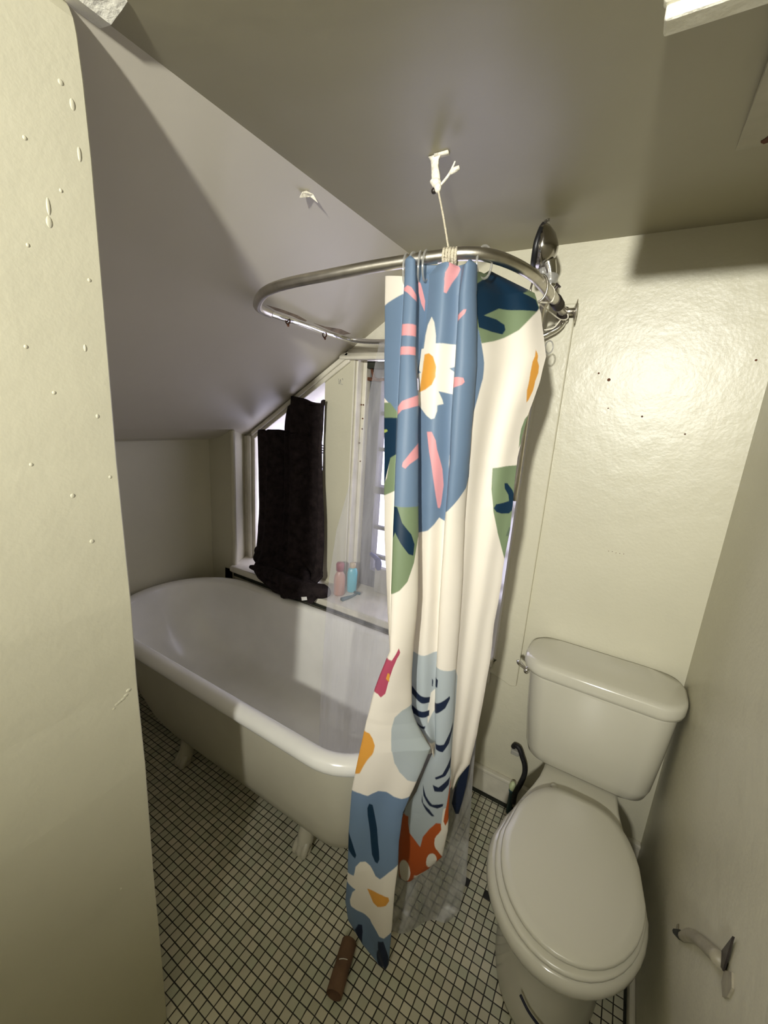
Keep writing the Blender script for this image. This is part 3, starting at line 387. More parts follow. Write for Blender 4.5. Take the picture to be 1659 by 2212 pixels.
CURTAIN_PRINT = [('back_left','blue',[(-0.362,0.0799),(0.155,0.0686),(1.009,0.0546),(1.569,0.048),(1.6,0.2302),(1.017,0.2217),(0.012,0.2011),(-0.41,0.1926)]),('back_left','green',[(-0.424,0.2076),(0.449,0.2076),(1.017,0.2217),(1.379,0.2255),(1.39,0.2292),(-0.446,0.2292)]),('back_left','navy',[(-0.445,0.2283),(1.39,0.2292),(1.442,0.279),(0.538,0.2865),(0.017,0.3241),(-0.6,0.3429)]),('back_left','green',[(1.436,0.2771),(1.1,0.279),(0.536,0.2847),(0.264,0.3128),(-0.595,0.341),(0.996,0.3316),(1.6,0.3279)]),('back_left','lime',[(-0.25,0.2452),(0.225,0.2452),(0.3,0.2475),(0.067,0.2499),(-0.253,0.2505)]),('front_left','blue',[(-0.6,-0.0065),(1.6,-0.0065),(1.327,0.3598),(0.992,0.3598),(0.353,0.3588),(-0.301,0.3557)]),('front_left','pink',[(-0.002,0.048),(0.309,0.0452),(0.627,0.048),(0.978,0.0574),(1.105,0.0686),(0.722,0.063),(0.32,0.0555),(0.059,0.0521)]),('front_left','pink',[(-0.332,0.0983),(1.232,0.0998),(1.248,0.116),(-0.281,0.1137)]),('front_left','pink',[(-0.23,0.1295),(1.261,0.1308),(1.262,0.1421),(-0.199,0.141)]),('front_left','pink',[(1.218,0.1949),(1.199,0.2105),(0.231,0.218),(0.014,0.2245),(-0.139,0.2283),(-0.093,0.217),(0.215,0.2058)]),('front_left','pink',[(1.186,0.2574),(1.181,0.2809),(0.652,0.2922),(0.452,0.2987),(0.304,0.2959),(0.329,0.2903),(0.645,0.2771)]),('front_left','green',[(-0.378,0.3514),(1.19,0.3521),(1.185,0.3787),(0.982,0.3967),(0.84,0.4292),(0.607,0.4544),(0.325,0.467),(-0.237,0.4814)]),('front_left','navy',[(-0.378,0.3514),(0.145,0.3526),(0.257,0.3625),(0.367,0.3733),(0.729,0.3895),(0.857,0.4039),(0.812,0.4193),(0.638,0.4166),(0.334,0.4021),(0.098,0.3877),(-0.008,0.3985),(-0.316,0.4003)]),('front_left','magenta',[(0.396,0.5462),(0.457,0.5516),(0.371,0.5606),(0.323,0.5732),(0.308,0.5894),(0.305,0.6092),(0.208,0.6155),(0.109,0.6119),(-0.066,0.611),(-0.081,0.5912),(-0.047,0.5732),(-0.001,0.5642),(0.199,0.5642),(0.272,0.5552)]),('front_left','yellow',[(0.207,0.5813),(0.279,0.5822),(0.331,0.593),(0.207,0.5894)]),('front_left','yellow',[(-0.098,0.6659),(0.104,0.6677),(0.17,0.674),(0.213,0.683),(0.19,0.6956),(0.138,0.7046),(0.103,0.7136),(0.071,0.7244),(-0.036,0.7291),(-0.079,0.7082)]),('front_left','mist',[(1.024,0.6281),(0.777,0.6344),(0.591,0.6434),(0.509,0.6596),(0.451,0.6902),(0.543,0.7082),(0.67,0.7226),(0.833,0.7334),(1.021,0.7388),(0.996,0.7172),(1.092,0.6956),(1.139,0.6632)]),('front_left','blue',[(-0.103,0.7501),(0.15,0.751),(0.282,0.7537),(0.339,0.751),(0.435,0.7483),(0.57,0.751),(0.721,0.7573),(0.864,0.76),(1.115,0.7582),(1.135,0.7896),(1.091,0.8256),(1.074,0.8525),(0.831,0.8615),(0.679,0.8714),(0.584,0.8687),(0.466,0.8561),(0.361,0.8489),(0.259,0.848),(0.172,0.8543),(0.143,0.8669),(-0.092,0.8642)]),('front_left','navy',[(0.311,0.7717),(0.33,0.7654),(0.393,0.7681),(0.47,0.7824),(0.552,0.804),(0.623,0.8345),(0.639,0.8453),(0.603,0.8516),(0.552,0.8498),(0.485,0.8399),(0.422,0.8076)]),('front_left','navy',[(-0.085,0.8058),(0.003,0.8085),(0.056,0.8166),(0.179,0.8381),(0.155,0.8426),(0.103,0.8399),(-0.053,0.8292)]),('front_left','blue',[(-0.131,0.8768),(-0.0,0.878),(0.205,0.8866),(0.144,0.8902),(0.104,0.901),(0.13,0.91),(0.254,0.9172),(0.412,0.9235),(0.522,0.9289),(0.613,0.9406),(0.686,0.9495),(0.806,0.9531),(1.137,0.9477),(1.6,1.0016),(0.084,1.0052),(-0.6,0.998),(-0.311,0.9657),(-0.235,0.9334)]),('front_left','yellow',[(0.442,0.8875),(0.588,0.8893),(0.75,0.892),(0.89,0.8974),(0.91,0.9028),(0.849,0.9082),(0.69,0.9091),(0.595,0.9046)]),('front_left','ink',[(0.224,0.9361),(0.301,0.9379),(0.244,0.9477),(0.052,0.9639),(0.011,0.9531),(0.059,0.9441)]),('front_left','ink',[(0.627,0.9567),(0.783,0.9567),(0.854,0.9693),(0.994,0.9891),(1.191,1.0052),(0.004,0.9963),(0.56,0.9693)]),('recess','blue',[(-0.6,-0.0065),(1.6,-0.0065),(1.6,0.2001),(-0.6,0.2001)]),('recess','pink',[(0.084,0.0367),(0.304,0.0405),(0.754,0.0649),(0.756,0.0799),(0.388,0.0686),(0.137,0.0536)]),('middle','blue',[(-0.6,0.001),(1.6,0.001),(1.115,0.1626),(0.995,0.294),(1.152,0.3776),(0.958,0.3744),(0.781,0.3692),(0.615,0.3767),(0.364,0.3851),(-0.155,0.3927)]),('middle','pink',[(0.53,0.0123),(0.997,0.0138),(0.909,0.0273),(0.74,0.0405),(0.594,0.0555),(0.506,0.0546),(0.495,0.0348)]),('middle','cream',[(0.171,0.0874),(0.271,0.0959),(0.357,0.1137),(0.397,0.1259),(0.671,0.125),(1.107,0.1254),(1.135,0.1541),(0.856,0.1588),(1.083,0.1663),(1.122,0.1964),(0.583,0.1917),(0.709,0.2039),(0.743,0.2095),(0.558,0.2114),(0.564,0.2189),(0.489,0.2292),(0.388,0.2306),(0.244,0.2255),(0.022,0.2123),(-0.076,0.2001),(-0.061,0.1682),(0.072,0.1654),(-0.068,0.1588),(-0.067,0.1325),(0.065,0.1316),(0.029,0.1137),(0.065,0.0987)]),('middle','yellow',[(0.11,0.14),(0.242,0.1391),(0.367,0.1438),(0.478,0.1569),(0.496,0.172),(0.388,0.1832),(0.198,0.1898),(0.024,0.193),(0.107,0.1701)]),('middle','pink',[(0.27,0.248),(0.415,0.248),(0.545,0.2602),(0.594,0.2734),(0.79,0.3016),(0.861,0.3241),(0.82,0.3504),(0.781,0.356),(0.706,0.3551),(0.614,0.3391),(0.494,0.3128),(0.341,0.2753)]),('middle','mist',[(-0.34,0.5573),(1.228,0.5609),(1.6,0.6992),(-0.6,0.6632)]),('middle','cream',[(0.818,0.6164),(1.002,0.6128),(1.027,0.6416),(0.65,0.656),(0.663,0.647)]),('middle','ink',[(-0.099,0.6038),(0.387,0.6146),(0.796,0.6218),(0.776,0.629),(0.449,0.6254),(-0.095,0.6146)]),('middle','ink',[(-0.089,0.6317),(0.293,0.6353),(0.774,0.6398),(0.742,0.647),(0.402,0.6452),(-0.133,0.6452)]),('middle','ink',[(-0.008,0.6596),(0.503,0.6569),(0.423,0.6605),(-0.024,0.665)]),('middle','ink',[(0.852,0.5966),(0.898,0.6002),(0.896,0.6092),(0.852,0.6074)]),('ridge','blue',[(-0.6,0.0048),(1.6,0.0048),(1.038,0.0499),(0.99,0.0968),(1.148,0.1156),(1.309,0.1532),(1.289,0.1738),(1.133,0.202),(1.011,0.2208),(0.974,0.2471),(0.99,0.2753),(1.034,0.311),(0.91,0.326),(0.543,0.341),(0.014,0.3607),(-0.406,0.3673),(-0.529,0.2377)]),('ridge','mist',[(-0.6,0.5762),(0.113,0.5771),(0.948,0.5786),(1.073,0.5912),(1.049,0.6452),(1.035,0.6812),(0.992,0.7262),(1.01,0.7712),(0.372,0.7712)]),('ridge','mist',[(-0.6,0.6818),(0.888,0.6818),(0.935,0.7267),(0.867,0.7717),(0.845,0.8004),(0.472,0.822),(-0.074,0.8076),(-0.349,0.7537)]),('wide','blue',[(-0.6,0.0048),(0.102,0.0048),(0.013,0.0499),(-0.003,0.0968),(0.045,0.1156),(0.101,0.1532),(0.1,0.1738),(0.049,0.202),(0.004,0.2208),(-0.01,0.2471),(-0.004,0.2753),(0.014,0.311),(-0.037,0.326),(-0.189,0.341),(-0.411,0.3607),(-0.599,0.3673),(-0.6,0.2377)]),('wide','green',[(-0.166,0.0142),(0.798,0.0179),(1.266,0.0499),(1.054,0.0724),(0.844,0.0874),(0.618,0.1062),(0.409,0.1156),(0.246,0.1212),(0.062,0.125),(0.025,0.1081),(-0.018,0.0987)]),('wide','navy',[(-0.007,0.0405),(0.128,0.0358),(0.372,0.032),(0.841,0.0217),(1.06,0.048),(0.768,0.0555),(0.98,0.0639),(0.989,0.0762),(0.936,0.0809),(0.747,0.0799),(0.537,0.0771),(0.348,0.0743),(0.099,0.0855),(0.297,0.0902),(0.418,0.0968),(0.431,0.1043),(0.381,0.1109),(0.208,0.1081),(0.024,0.1025),(-0.015,0.078)]),('wide','mist',[(-0.6,0.5762),(-0.543,0.5771),(-0.032,0.5786),(0.046,0.5912),(0.035,0.6452),(0.025,0.6812),(-0.02,0.7262),(-0.35,0.7712),(-0.6,0.7712)]),('wide','mist',[(-0.6,0.6818),(-0.08,0.6818),(-0.179,0.7267),(-0.6,0.7717),(-0.6,0.8004),(-0.6,0.822),(-0.6,0.8076),(-0.6,0.7537)]),('ridge','pink',[(-0.101,0.0874),(0.237,0.0799),(0.393,0.0799),(0.315,0.0855),(-0.083,0.0959)]),('ridge','pink',[(-0.216,0.172),(0.087,0.172),(0.394,0.1738),(0.468,0.1795),(0.355,0.1832),(-0.12,0.1879)]),('ridge','ink',[(-0.058,0.5912),(0.105,0.593),(0.087,0.6038),(-0.04,0.6056)]),('ridge','ink',[(0.715,0.6128),(0.741,0.6164),(0.514,0.629),(0.066,0.6398),(-0.069,0.6416),(-0.075,0.629),(0.369,0.62)]),('ridge','ink',[(0.966,0.6524),(0.981,0.6632),(0.816,0.6794),(0.441,0.6902),(0.05,0.6902),(0.015,0.683),(0.512,0.6794),(0.852,0.6632)]),('ridge','ink',[(1.002,0.6992),(0.965,0.7154),(0.767,0.7244),(0.455,0.728),(0.392,0.7253),(0.661,0.7208),(0.889,0.7064)]),('ridge','ink',[(0.388,0.7352),(0.6,0.7388),(0.958,0.728),(0.937,0.7388),(0.752,0.746),(0.502,0.7442)]),('ridge','ink',[(0.08,0.7375),(0.285,0.7519),(0.551,0.7627),(0.844,0.7636),(0.839,0.7672),(0.717,0.769),(0.496,0.7645),(0.209,0.7519)]),('ridge','ink',[(0.138,0.7501),(0.295,0.7609),(0.531,0.7699),(0.691,0.7797),(0.633,0.7797),(0.437,0.7699),(0.235,0.7591)]),('ridge','rust',[(-0.233,0.7896),(0.009,0.7824),(0.109,0.7824),(0.201,0.804),(0.472,0.822),(0.489,0.8076),(0.61,0.7968),(0.738,0.7896),(0.837,0.7914),(0.858,0.8004),(0.74,0.8112),(0.81,0.8256),(1.008,0.8435),(1.085,0.8525),(1.043,0.8588),(0.728,0.8624),(0.578,0.8615),(1.029,0.8723),(0.476,0.8777),(-0.259,0.8615)]),('ridge','rust',[(1.044,0.7285),(1.095,0.7573),(1.083,0.7824),(0.937,0.7968),(0.891,0.7896),(0.95,0.7573),(0.989,0.7357)]),('ridge','cream',[(0.956,0.8175),(0.963,0.8228),(0.948,0.827),(0.914,0.8294),(0.867,0.8294),(0.818,0.827),(0.777,0.8228),(0.75,0.8175),(0.745,0.8122),(0.761,0.8079),(0.799,0.8056),(0.845,0.8056),(0.888,0.8079),(0.929,0.8122)]),('ridge','cream',[(0.874,0.8426),(0.939,0.8475),(0.986,0.8513),(0.98,0.8535),(0.916,0.8535),(0.814,0.8513),(0.711,0.8475),(0.641,0.8426),(0.642,0.8378),(0.665,0.8339),(0.705,0.8318),(0.754,0.8318),(0.805,0.8339),(0.848,0.8378)]),('ridge','cream',[(0.382,0.857),(0.476,0.8632),(0.553,0.8682),(0.212,0.871),(-0.078,0.871),(0.16,0.8682),(0.054,0.8632),(0.023,0.857),(0.035,0.8508),(0.07,0.8458),(0.119,0.843),(0.177,0.843),(0.241,0.8458),(0.311,0.8508)]),('ridge','cream',[(0.667,0.8651),(0.899,0.857),(1.043,0.8588),(1.295,0.8705)]),('wide','yellow',[(0.844,0.1344),(0.867,0.14),(0.877,0.1494),(0.926,0.1569),(0.941,0.1663),(0.919,0.1776),(0.934,0.1907),(0.909,0.2039),(0.885,0.2076),(0.825,0.1907),(0.81,0.172),(0.803,0.1513)]),('wide','green',[(0.495,0.2996),(0.758,0.2962),(1.139,0.2945),(1.209,0.3362),(1.082,0.372),(1.09,0.3975),(1.113,0.4196),(1.027,0.4298),(0.882,0.4111),(0.724,0.389),(0.593,0.36),(0.514,0.3294)]),('wide','navy',[(0.773,0.32),(0.838,0.32),(0.967,0.3294),(1.025,0.3379),(1.018,0.3566),(0.936,0.3626),(0.779,0.3626),(0.659,0.36),(0.592,0.3549),(0.63,0.349),(0.783,0.3473),(0.91,0.3447),(0.885,0.3362),(0.796,0.3277)]),('wide','green',[(1.057,0.2171),(1.076,0.2443),(0.976,0.2715),(0.936,0.2443),(0.957,0.2307)]),('wide','shade_green',[(0.928,0.3941),(0.967,0.3822),(1.044,0.3805),(1.051,0.3941)]),('lower','ink',[(-0.6,-0.3571),(1.6,-0.3571),(1.6,1.5909),(-0.6,1.5909)]),('lower','shade_green',[(-0.6,0.7078),(0.31,0.7208),(0.087,0.7468),(-0.348,0.7468)])]  # lower fold: leaf print darkened with the shade it hangs in
fl = bm = bmesh.new()
fc = Vector((-.212, .188, 2.088)); a1 = Vector((.83, 0, .55)).normalized(); a2 = Vector((0, 1, 0)); nn = Vector((.55, 0, -.83))
fp = [fc + a1 * p + a2 * q + nn * h for p, q, h in ((-.014, -.022, .016), (-.004, -.016, .006), (.002, -.004, .001), (.008, .012, .008), (.004, .026, .022), (-.002, .012, .006), (-.010, .000, .003))]
prism(bm, fp, nn * .0012)
tag(obj('paint_flake', bm, M['rag']), 'small peeling flake of pale paint on the sloping ceiling', 'paint flake')

# ================================================================= bathtub
def rrect(x0, x1, y0, y1, rl, rr, z, n=12):
    """rounded rectangle outline, left corners radius rl, right corners radius rr"""
    h = (y1 - y0) / 2; rl = min(rl, h); rr = min(rr, h); out = []
    for cx, cy, r, a0 in ((x1 - rr, y1 - rr, rr, 0), (x0 + rl, y1 - rl, rl, 90), (x0 + rl, y0 + rl, rl, 180), (x1 - rr, y0 + rr, rr, 270)):
        for i in range(n + 1):
            a = math.radians(a0 + 90 * i / n); out.append((cx + r * math.cos(a), cy + r * math.sin(a), z))
    return out
TX0, TX1, TY0, TY1 = -1.425, .185, .035, .762
def tr(dl, dr, ds, z, rl=.36, rr=.22):
    return rrect(TX0 + dl, TX1 - dr, TY0 + ds, TY1 - ds, max(.05, rl - ds), max(.05, rr - ds), z)
tub = empty('bathtub', (-.62, .4, 0)); tag(tub, 'old white clawfoot bathtub under the window and sloping ceiling', 'bathtub')
outer = [tr(.60, .30, .26, .128), tr(.50, .20, .18, .130), tr(.40, .13, .125, .143), tr(.31, .095, .092, .175), tr(.235, .075, .074, .225), tr(.165, .060, .062, .30), tr(.115, .050, .054, .39), tr(.075, .042, .046, .48), tr(.05, .036, .04, .545), tr(.043, .036, .038, .565)]
bm = bmesh.new(); loft(bm, outer, (True, False)); under(obj('tub_outside', bm, M['tubpaint'], smooth=True), tub)
roll = []
for a in range(-75, 166, 20):
    c, s_ = math.cos(math.radians(a)), math.sin(math.radians(a)); d = .030 - .030 * c; roll.append(tr(d, d, d, .567 + .030 * s_))
bm = bmesh.new(); loft(bm, [tr(.045, .037, .039, .55)] + roll + [tr(.066, .064, .064, .55)], (False, False)); under(obj('rim', bm, M['enamel'], smooth=True), tub)
inner = [tr(.058, .058, .058, .579), tr(.066, .064, .064, .555), tr(.085, .068, .070, .50), tr(.125, .076, .080, .40), tr(.19, .086, .092, .30), tr(.26, .10, .11, .235), tr(.34, .12, .14, .195), tr(.44, .17, .19, .175), tr(.56, .26, .25, .168)]
bm = bmesh.new(); loft(bm, inner, (False, True)); under(obj('basin', bm, M['enamel'], smooth=True), tub)
def claw(px, py, sx, sy):
    bm = bmesh.new()
    P = smooth_path([(px - .02 * sx, py + .060 * sy, .138), (px - .010 * sx, py + .032 * sy, .130), (px, py + .012 * sy, .110), (px, py + .004 * sy, .08), (px, py, .05), (px, py - .014 * sy, .026)], 4)
    tube(bm, P, [.020, .030, .032, .026, .027, .030, .030, .024], 14)
    for k in (-1, 0, 1):
        tx = px + k * .017
        tube(bm, smooth_path([(tx * .6 + px * .4, py + .004 * sy, .062), (tx, py - .014 * sy, .046), (tx + k * .003, py - .030 * sy, .026), (tx + k * .003, py - .034 * sy, .010)], 4), [.013, .014, .013, .009], 8)
    ball(bm, (px, py - .012 * sy, .020), (.033, .030, .020), 14)
    for q in (0, 1): ball(bm, (px - .008 * sx, py + (.020 + .022 * q) * sy, .118 + .014 * q), (.038, .018, .016), 12)
    for v in bm.verts: v.co.z = max(v.co.z, .0005)
    return bm
for px, py, sx, sy in ((-.152, .182, 1, 1), (-.830, .172, -1, 1), (-.150, .628, 1, -1), (-.830, .628, -1, -1)):
    under(obj('foot', claw(px, py, sx, sy), M['tubpaint'], smooth=True), tub)

# ================================================================= shower ring, fittings, cord
ringpts = [(.346, .760, 1.899), (.348, .70, 1.899), (.347, .60, 1.898), (.343, .50, 1.899), (.332, .370, 1.900), (.303, .275, 1.901), (.269, .215, 1.900), (.226, .190, 1.899), (.186, .183, 1.897), (.121, .173, 1.893), (.012, .158, 1.885), (-.110, .142, 1.873), (-.196, .135, 1.866), (-.262, .138, 1.861), (-.322, .156, 1.858), (-.378, .188, 1.856), (-.425, .222, 1.854), (-.462, .255, 1.852), (-.484, .292, 1.851), (-.493, .335, 1.850)]
farpts = [(-.493, .335, 1.850), (-.495, .38, 1.850), (-.490, .44, 1.849), (-.497, .52, 1.850), (-.510, .61, 1.850), (-.508, .69, 1.848), (-.480, .75, 1.843), (-.43, .775, 1.836), (-.318, .775, 1.830), (-.10, .755, 1.826), (.10, .742, 1.824), (.267, .740, 1.824), (.320, .745, 1.841), (.344, .750, 1.860), (.348, .757, 1.878), (.346, .760, 1.899)]
rod = empty('shower_ring', (0, .45, 1.87)); tag(rod, 'worn metal shower curtain ring over the bathtub, near side holding the curtain', 'curtain ring')
bm = bmesh.new(); tube(bm, smooth_path(ringpts, 6), .0135, 14); under(obj('near_tube', bm, M['nickel'], smooth=True), rod)
bm = bmesh.new(); tube(bm, smooth_path(farpts, 6), .0105, 12); under(obj('far_tube', bm, M['chrome'], smooth=True), rod)
bm = bmesh.new()
tube(bm, [(.345, .745, 1.899), (.382, .745, 1.899)], .011, 12)
lathe(bm, [(.014, 0), (.020, .002), (.024, .004), (.034, .006), (.034, .008), (0.004, .010)], (.378, .745, 1.899), (1, .12, 0), 24)
under(obj('flange', bm, M['nickel'], smooth=True), rod)
bm = bmesh.new()
lathe(bm, [(.0135, 0)] + [(.0175 if k % 2 else .0150, .004 * k) for k in range(1, 16)] + [(.0135, .064)], (.3475, .595, 1.898), (0, 1, 0), 16)
under(obj('threaded_collar', bm, M['dark_metal'], smooth=True), rod)
bm = bmesh.new(); lathe(bm, [(.012, -.018), (.019, -.014), (.019, .014), (.012, .018)], (.346, .757, 1.897), (0, 0, 1), 16)
under(obj('elbow', bm, M['dark_metal'], smooth=True), rod)
bm = bmesh.new(); tube(bm, [(.346, .56, 1.912), (.356, .56, 1.925)], .005, 8); lathe(bm, [(.009, 0), (.009, .004)], (.356, .56, 1.923), (.6, 0, .8), 6); under(obj('set_screw', bm, M['dark_metal']), rod)
for px, py, pz in ((-.489, .415, 1.834), (-.509, .64, 1.830)):
    bm = bmesh.new(); ring_torus(bm, (px, py, pz + .008), (0, 1, 0), .0095, .0025, 14, 6); tube(bm, [(px, py, pz - .001), (px + .006, py - .004, pz - .008)], .004, 6); under(obj('rusty_clip', bm, M['rust']), rod)
# riser pipe with the hand shower
hd = empty('hand_shower', (.32, .56, 1.93)); tag(hd, 'chrome hand shower with black rim pointing up above the curtain ring', 'shower head')
hc = Vector((.302, .58, 2.028)); ax = Vector((-.97, -.19, .06)).normalized()
bm = bmesh.new(); lathe(bm, [(.001, -.037), (.012, -.036), (.030, -.030), (.044, -.017), (.052, -.002), (.053, .010), (.050, .016)], hc, ax, 32, 1.0)
for v in bm.verts:
    dz = v.co.z - hc.z
    v.co.z = hc.z + dz * (1.28 if dz > 0 else 1.0)
    if dz > 0: v.co.x += .010 * (dz / .05) * (1 if v.co.x < hc.x else -1.6)
under(obj('shower_shell', bm, M['smoked'], smooth=True), hd)
bm = bmesh.new(); lathe(bm, [(.049, .013), (.0525, .016), (.053, .024), (.047, .028), (.001, .0285)], hc, ax, 32)
for v in bm.verts:
    dz = v.co.z - hc.z
    if dz > 0: v.co.z = hc.z + dz * 1.12; v.co.x += .008 * (dz / .05)
under(obj('spray_face', bm, M['black'], smooth=True), hd)
bm = bmesh.new(); tube(bm, smooth_path([(.318, .58, 1.990), (.327, .58, 1.968), (.331, .58, 1.950), (.334, .58, 1.925)], 4), [.021, .016, .014, .013], 14); under(obj('handle', bm, M['chrome'], smooth=True), hd)
bm = bmesh.new(); lathe(bm, [(.017, -.012), (.019, -.006), (.019, .010), (.014, .014)], (.331, .58, 1.948), (.1, 0, 1), 14); tube(bm, [(.312, .575, 1.955), (.306, .57, 1.975)], .009, 10); under(obj('holder', bm, M['clearplastic'], smooth=True), hd)
bm = bmesh.new(); tube(bm, smooth_path([(.336, .58, 1.93), (.322, .60, 1.90), (.305, .63, 1.86), (.298, .66, 1.70), (.295, .68, 1.3)], 5), .011, 12); under(obj('riser_pipe', bm, M['nickel'], smooth=True), hd)
# wire tied around the fittings
bm = bmesh.new(); tube(bm, smooth_path([(.337, .50, 1.919), (.356, .52, 1.904), (.350, .54, 1.880), (.326, .48, 1.868), (.318, .44, 1.872)], 6), .0024, 6); tube(bm, smooth_path([(.322, .45, 1.868), (.335, .62, 1.872), (.352, .70, 1.868), (.366, .735, 1.880), (.350, .742, 1.916)], 6), .002, 6); tube(bm, smooth_path([(.352, .70, 1.868), (.335, .70, 1.845), (.31, .69, 1.838)], 5), .002, 6)
tag(obj('tie_wire', bm, M['rag'], smooth=True), 'white wire tied around the ring end below the shower head', 'wire')
# hanging cord
hc_ = empty('hanging_cord', (.133, .207, ZC)); tag(hc_, 'pale cord with a knotted rag strip hanging from the ceiling to the ring', 'cord')
K0 = Vector((.147, .195, 2.045))
bm = bmesh.new(); loft(bm, [[(.133 + dx, .207 + dy, z) for dx, dy in ((-w, -.002), (w, -.004), (w, .003), (-w, .004))] for w, z, in ((.016, 2.104), (.009, 2.095))] + [[(x + dx, y + dy, z) for dx, dy in ((-w, -.003), (w, -.004), (w, .003), (-w, .004))] for x, y, w, z in ((.137, .203, .0075, 2.08), (.143, .198, .009, 2.062), (.146, .196, .009, 2.05))]); box(bm, .133, .165, .200, .212, 2.1, 2.1045); under(obj('rag_strip', bm, M['rag'], smooth=True), hc_)
bm = bmesh.new(); ball(bm, K0, (.011, .010, .009)); ball(bm, K0 + Vector((.006, -.003, -.011)), (.008, .008, .010)); ball(bm, K0 + Vector((-.006, 0, .004)), (.009, .007, .006)); under(obj('knot', bm, M['rag'], smooth=True), hc_)
bm = bmesh.new(); ball(bm, K0 + Vector((-.002, -.004, -.016)), (.006, .006, .006)); under(obj('dark_knot', bm, M['dark_metal'], smooth=True), hc_)
bm = bmesh.new(); tube(bm, smooth_path([K0 + Vector((.008, 0, -.008)), K0 + Vector((.022, .002, .006)), K0 + Vector((.030, .003, .017)), K0 + Vector((.038, .003, .034))], 4), [.0028, .003, .0028, .0015], 7); tube(bm, [K0 + Vector((.028, .003, .013)), K0 + Vector((.038, .003, .018)), K0 + Vector((.049, .003, .021))], [.003, .006, .004], 7); under(obj('loose_tail', bm, M['rag'], smooth=True), hc_)
KB = Vector((.196, .183, 1.908))
bm = bmesh.new(); tube(bm, smooth_path([K0 + Vector((.006, -.003, -.012)), (.172, .189, 1.98), KB], 5), .0022, 7); under(obj('string', bm, M['twine'], smooth=True), hc_)
bm = bmesh.new()
for q in range(5): ring_torus(bm, (.188 + q * .0062, .1815 + q * .0016, 1.8945), (1, .25, .02), .0155, .0034, 18, 6)
under(obj('wrapping', bm, M['twine'], smooth=True), hc_)

# ================================================================= shower curtain
PAINT = dict(cloth=(.80, .745, .63), cream=(.80, .765, .66), blue=(.145, .215, .310), navy=(.005, .026, .055), green=(.185, .245, .135), lime=(.34, .42, .10), pink=(.74, .33, .34), yellow=(.70, .33, .055), magenta=(.42, .07, .12), mist=(.42, .47, .475), ink=(.011, .019, .045), rust=(.45, .09, .018), shade_green=(.11, .15, .10))
def cloth_material():
    m = bpy.data.materials.new('printed_curtain_cloth'); m.use_nodes = True; nt = m.node_tree; b = nt.nodes['Principled BSDF']; out = nt.nodes['Material Output']
    at = nt.nodes.new('ShaderNodeAttribute'); at.attribute_name = 'print'
    nt.links.new(at.outputs['Color'], b.inputs['Base Color']); b.inputs['Roughness'].default_value = .5; b.inputs['Specular IOR Level'].default_value = .35
    tl = nt.nodes.new('ShaderNodeBsdfTranslucent'); nt.links.new(at.outputs['Color'], tl.inputs['Color'])
    mx = nt.nodes.new('ShaderNodeMixShader'); mx.inputs[0].default_value = .25
    nt.links.new(b.outputs[0], mx.inputs[1]); nt.links.new(tl.outputs[0], mx.inputs[2]); nt.links.new(mx.outputs[0], out.inputs['Surface'])
    n = nt.nodes.new('ShaderNodeTexNoise'); n.inputs['Scale'].default_value = 700; bp = nt.nodes.new('ShaderNodeBump'); bp.inputs['Strength'].default_value = .06; bp.inputs['Distance'].default_value = .001
    nt.links.new(n.outputs['Fac'], bp.inputs['Height']); nt.links.new(bp.outputs['Normal'], b.inputs['Normal'])
    return m
def inside(S_, V_, poly):
    r = np.zeros(S_.shape, bool); n = len(poly)
    for i in range(n):
        (x0, y0), (x1, y1) = poly[i], poly[(i + 1) % n]
        if y0 == y1: continue
        c = ((y0 > V_) != (y1 > V_)) & (S_ < (x1 - x0) * (V_ - y0) / (y1 - y0) + x0)
        r ^= c
    return r
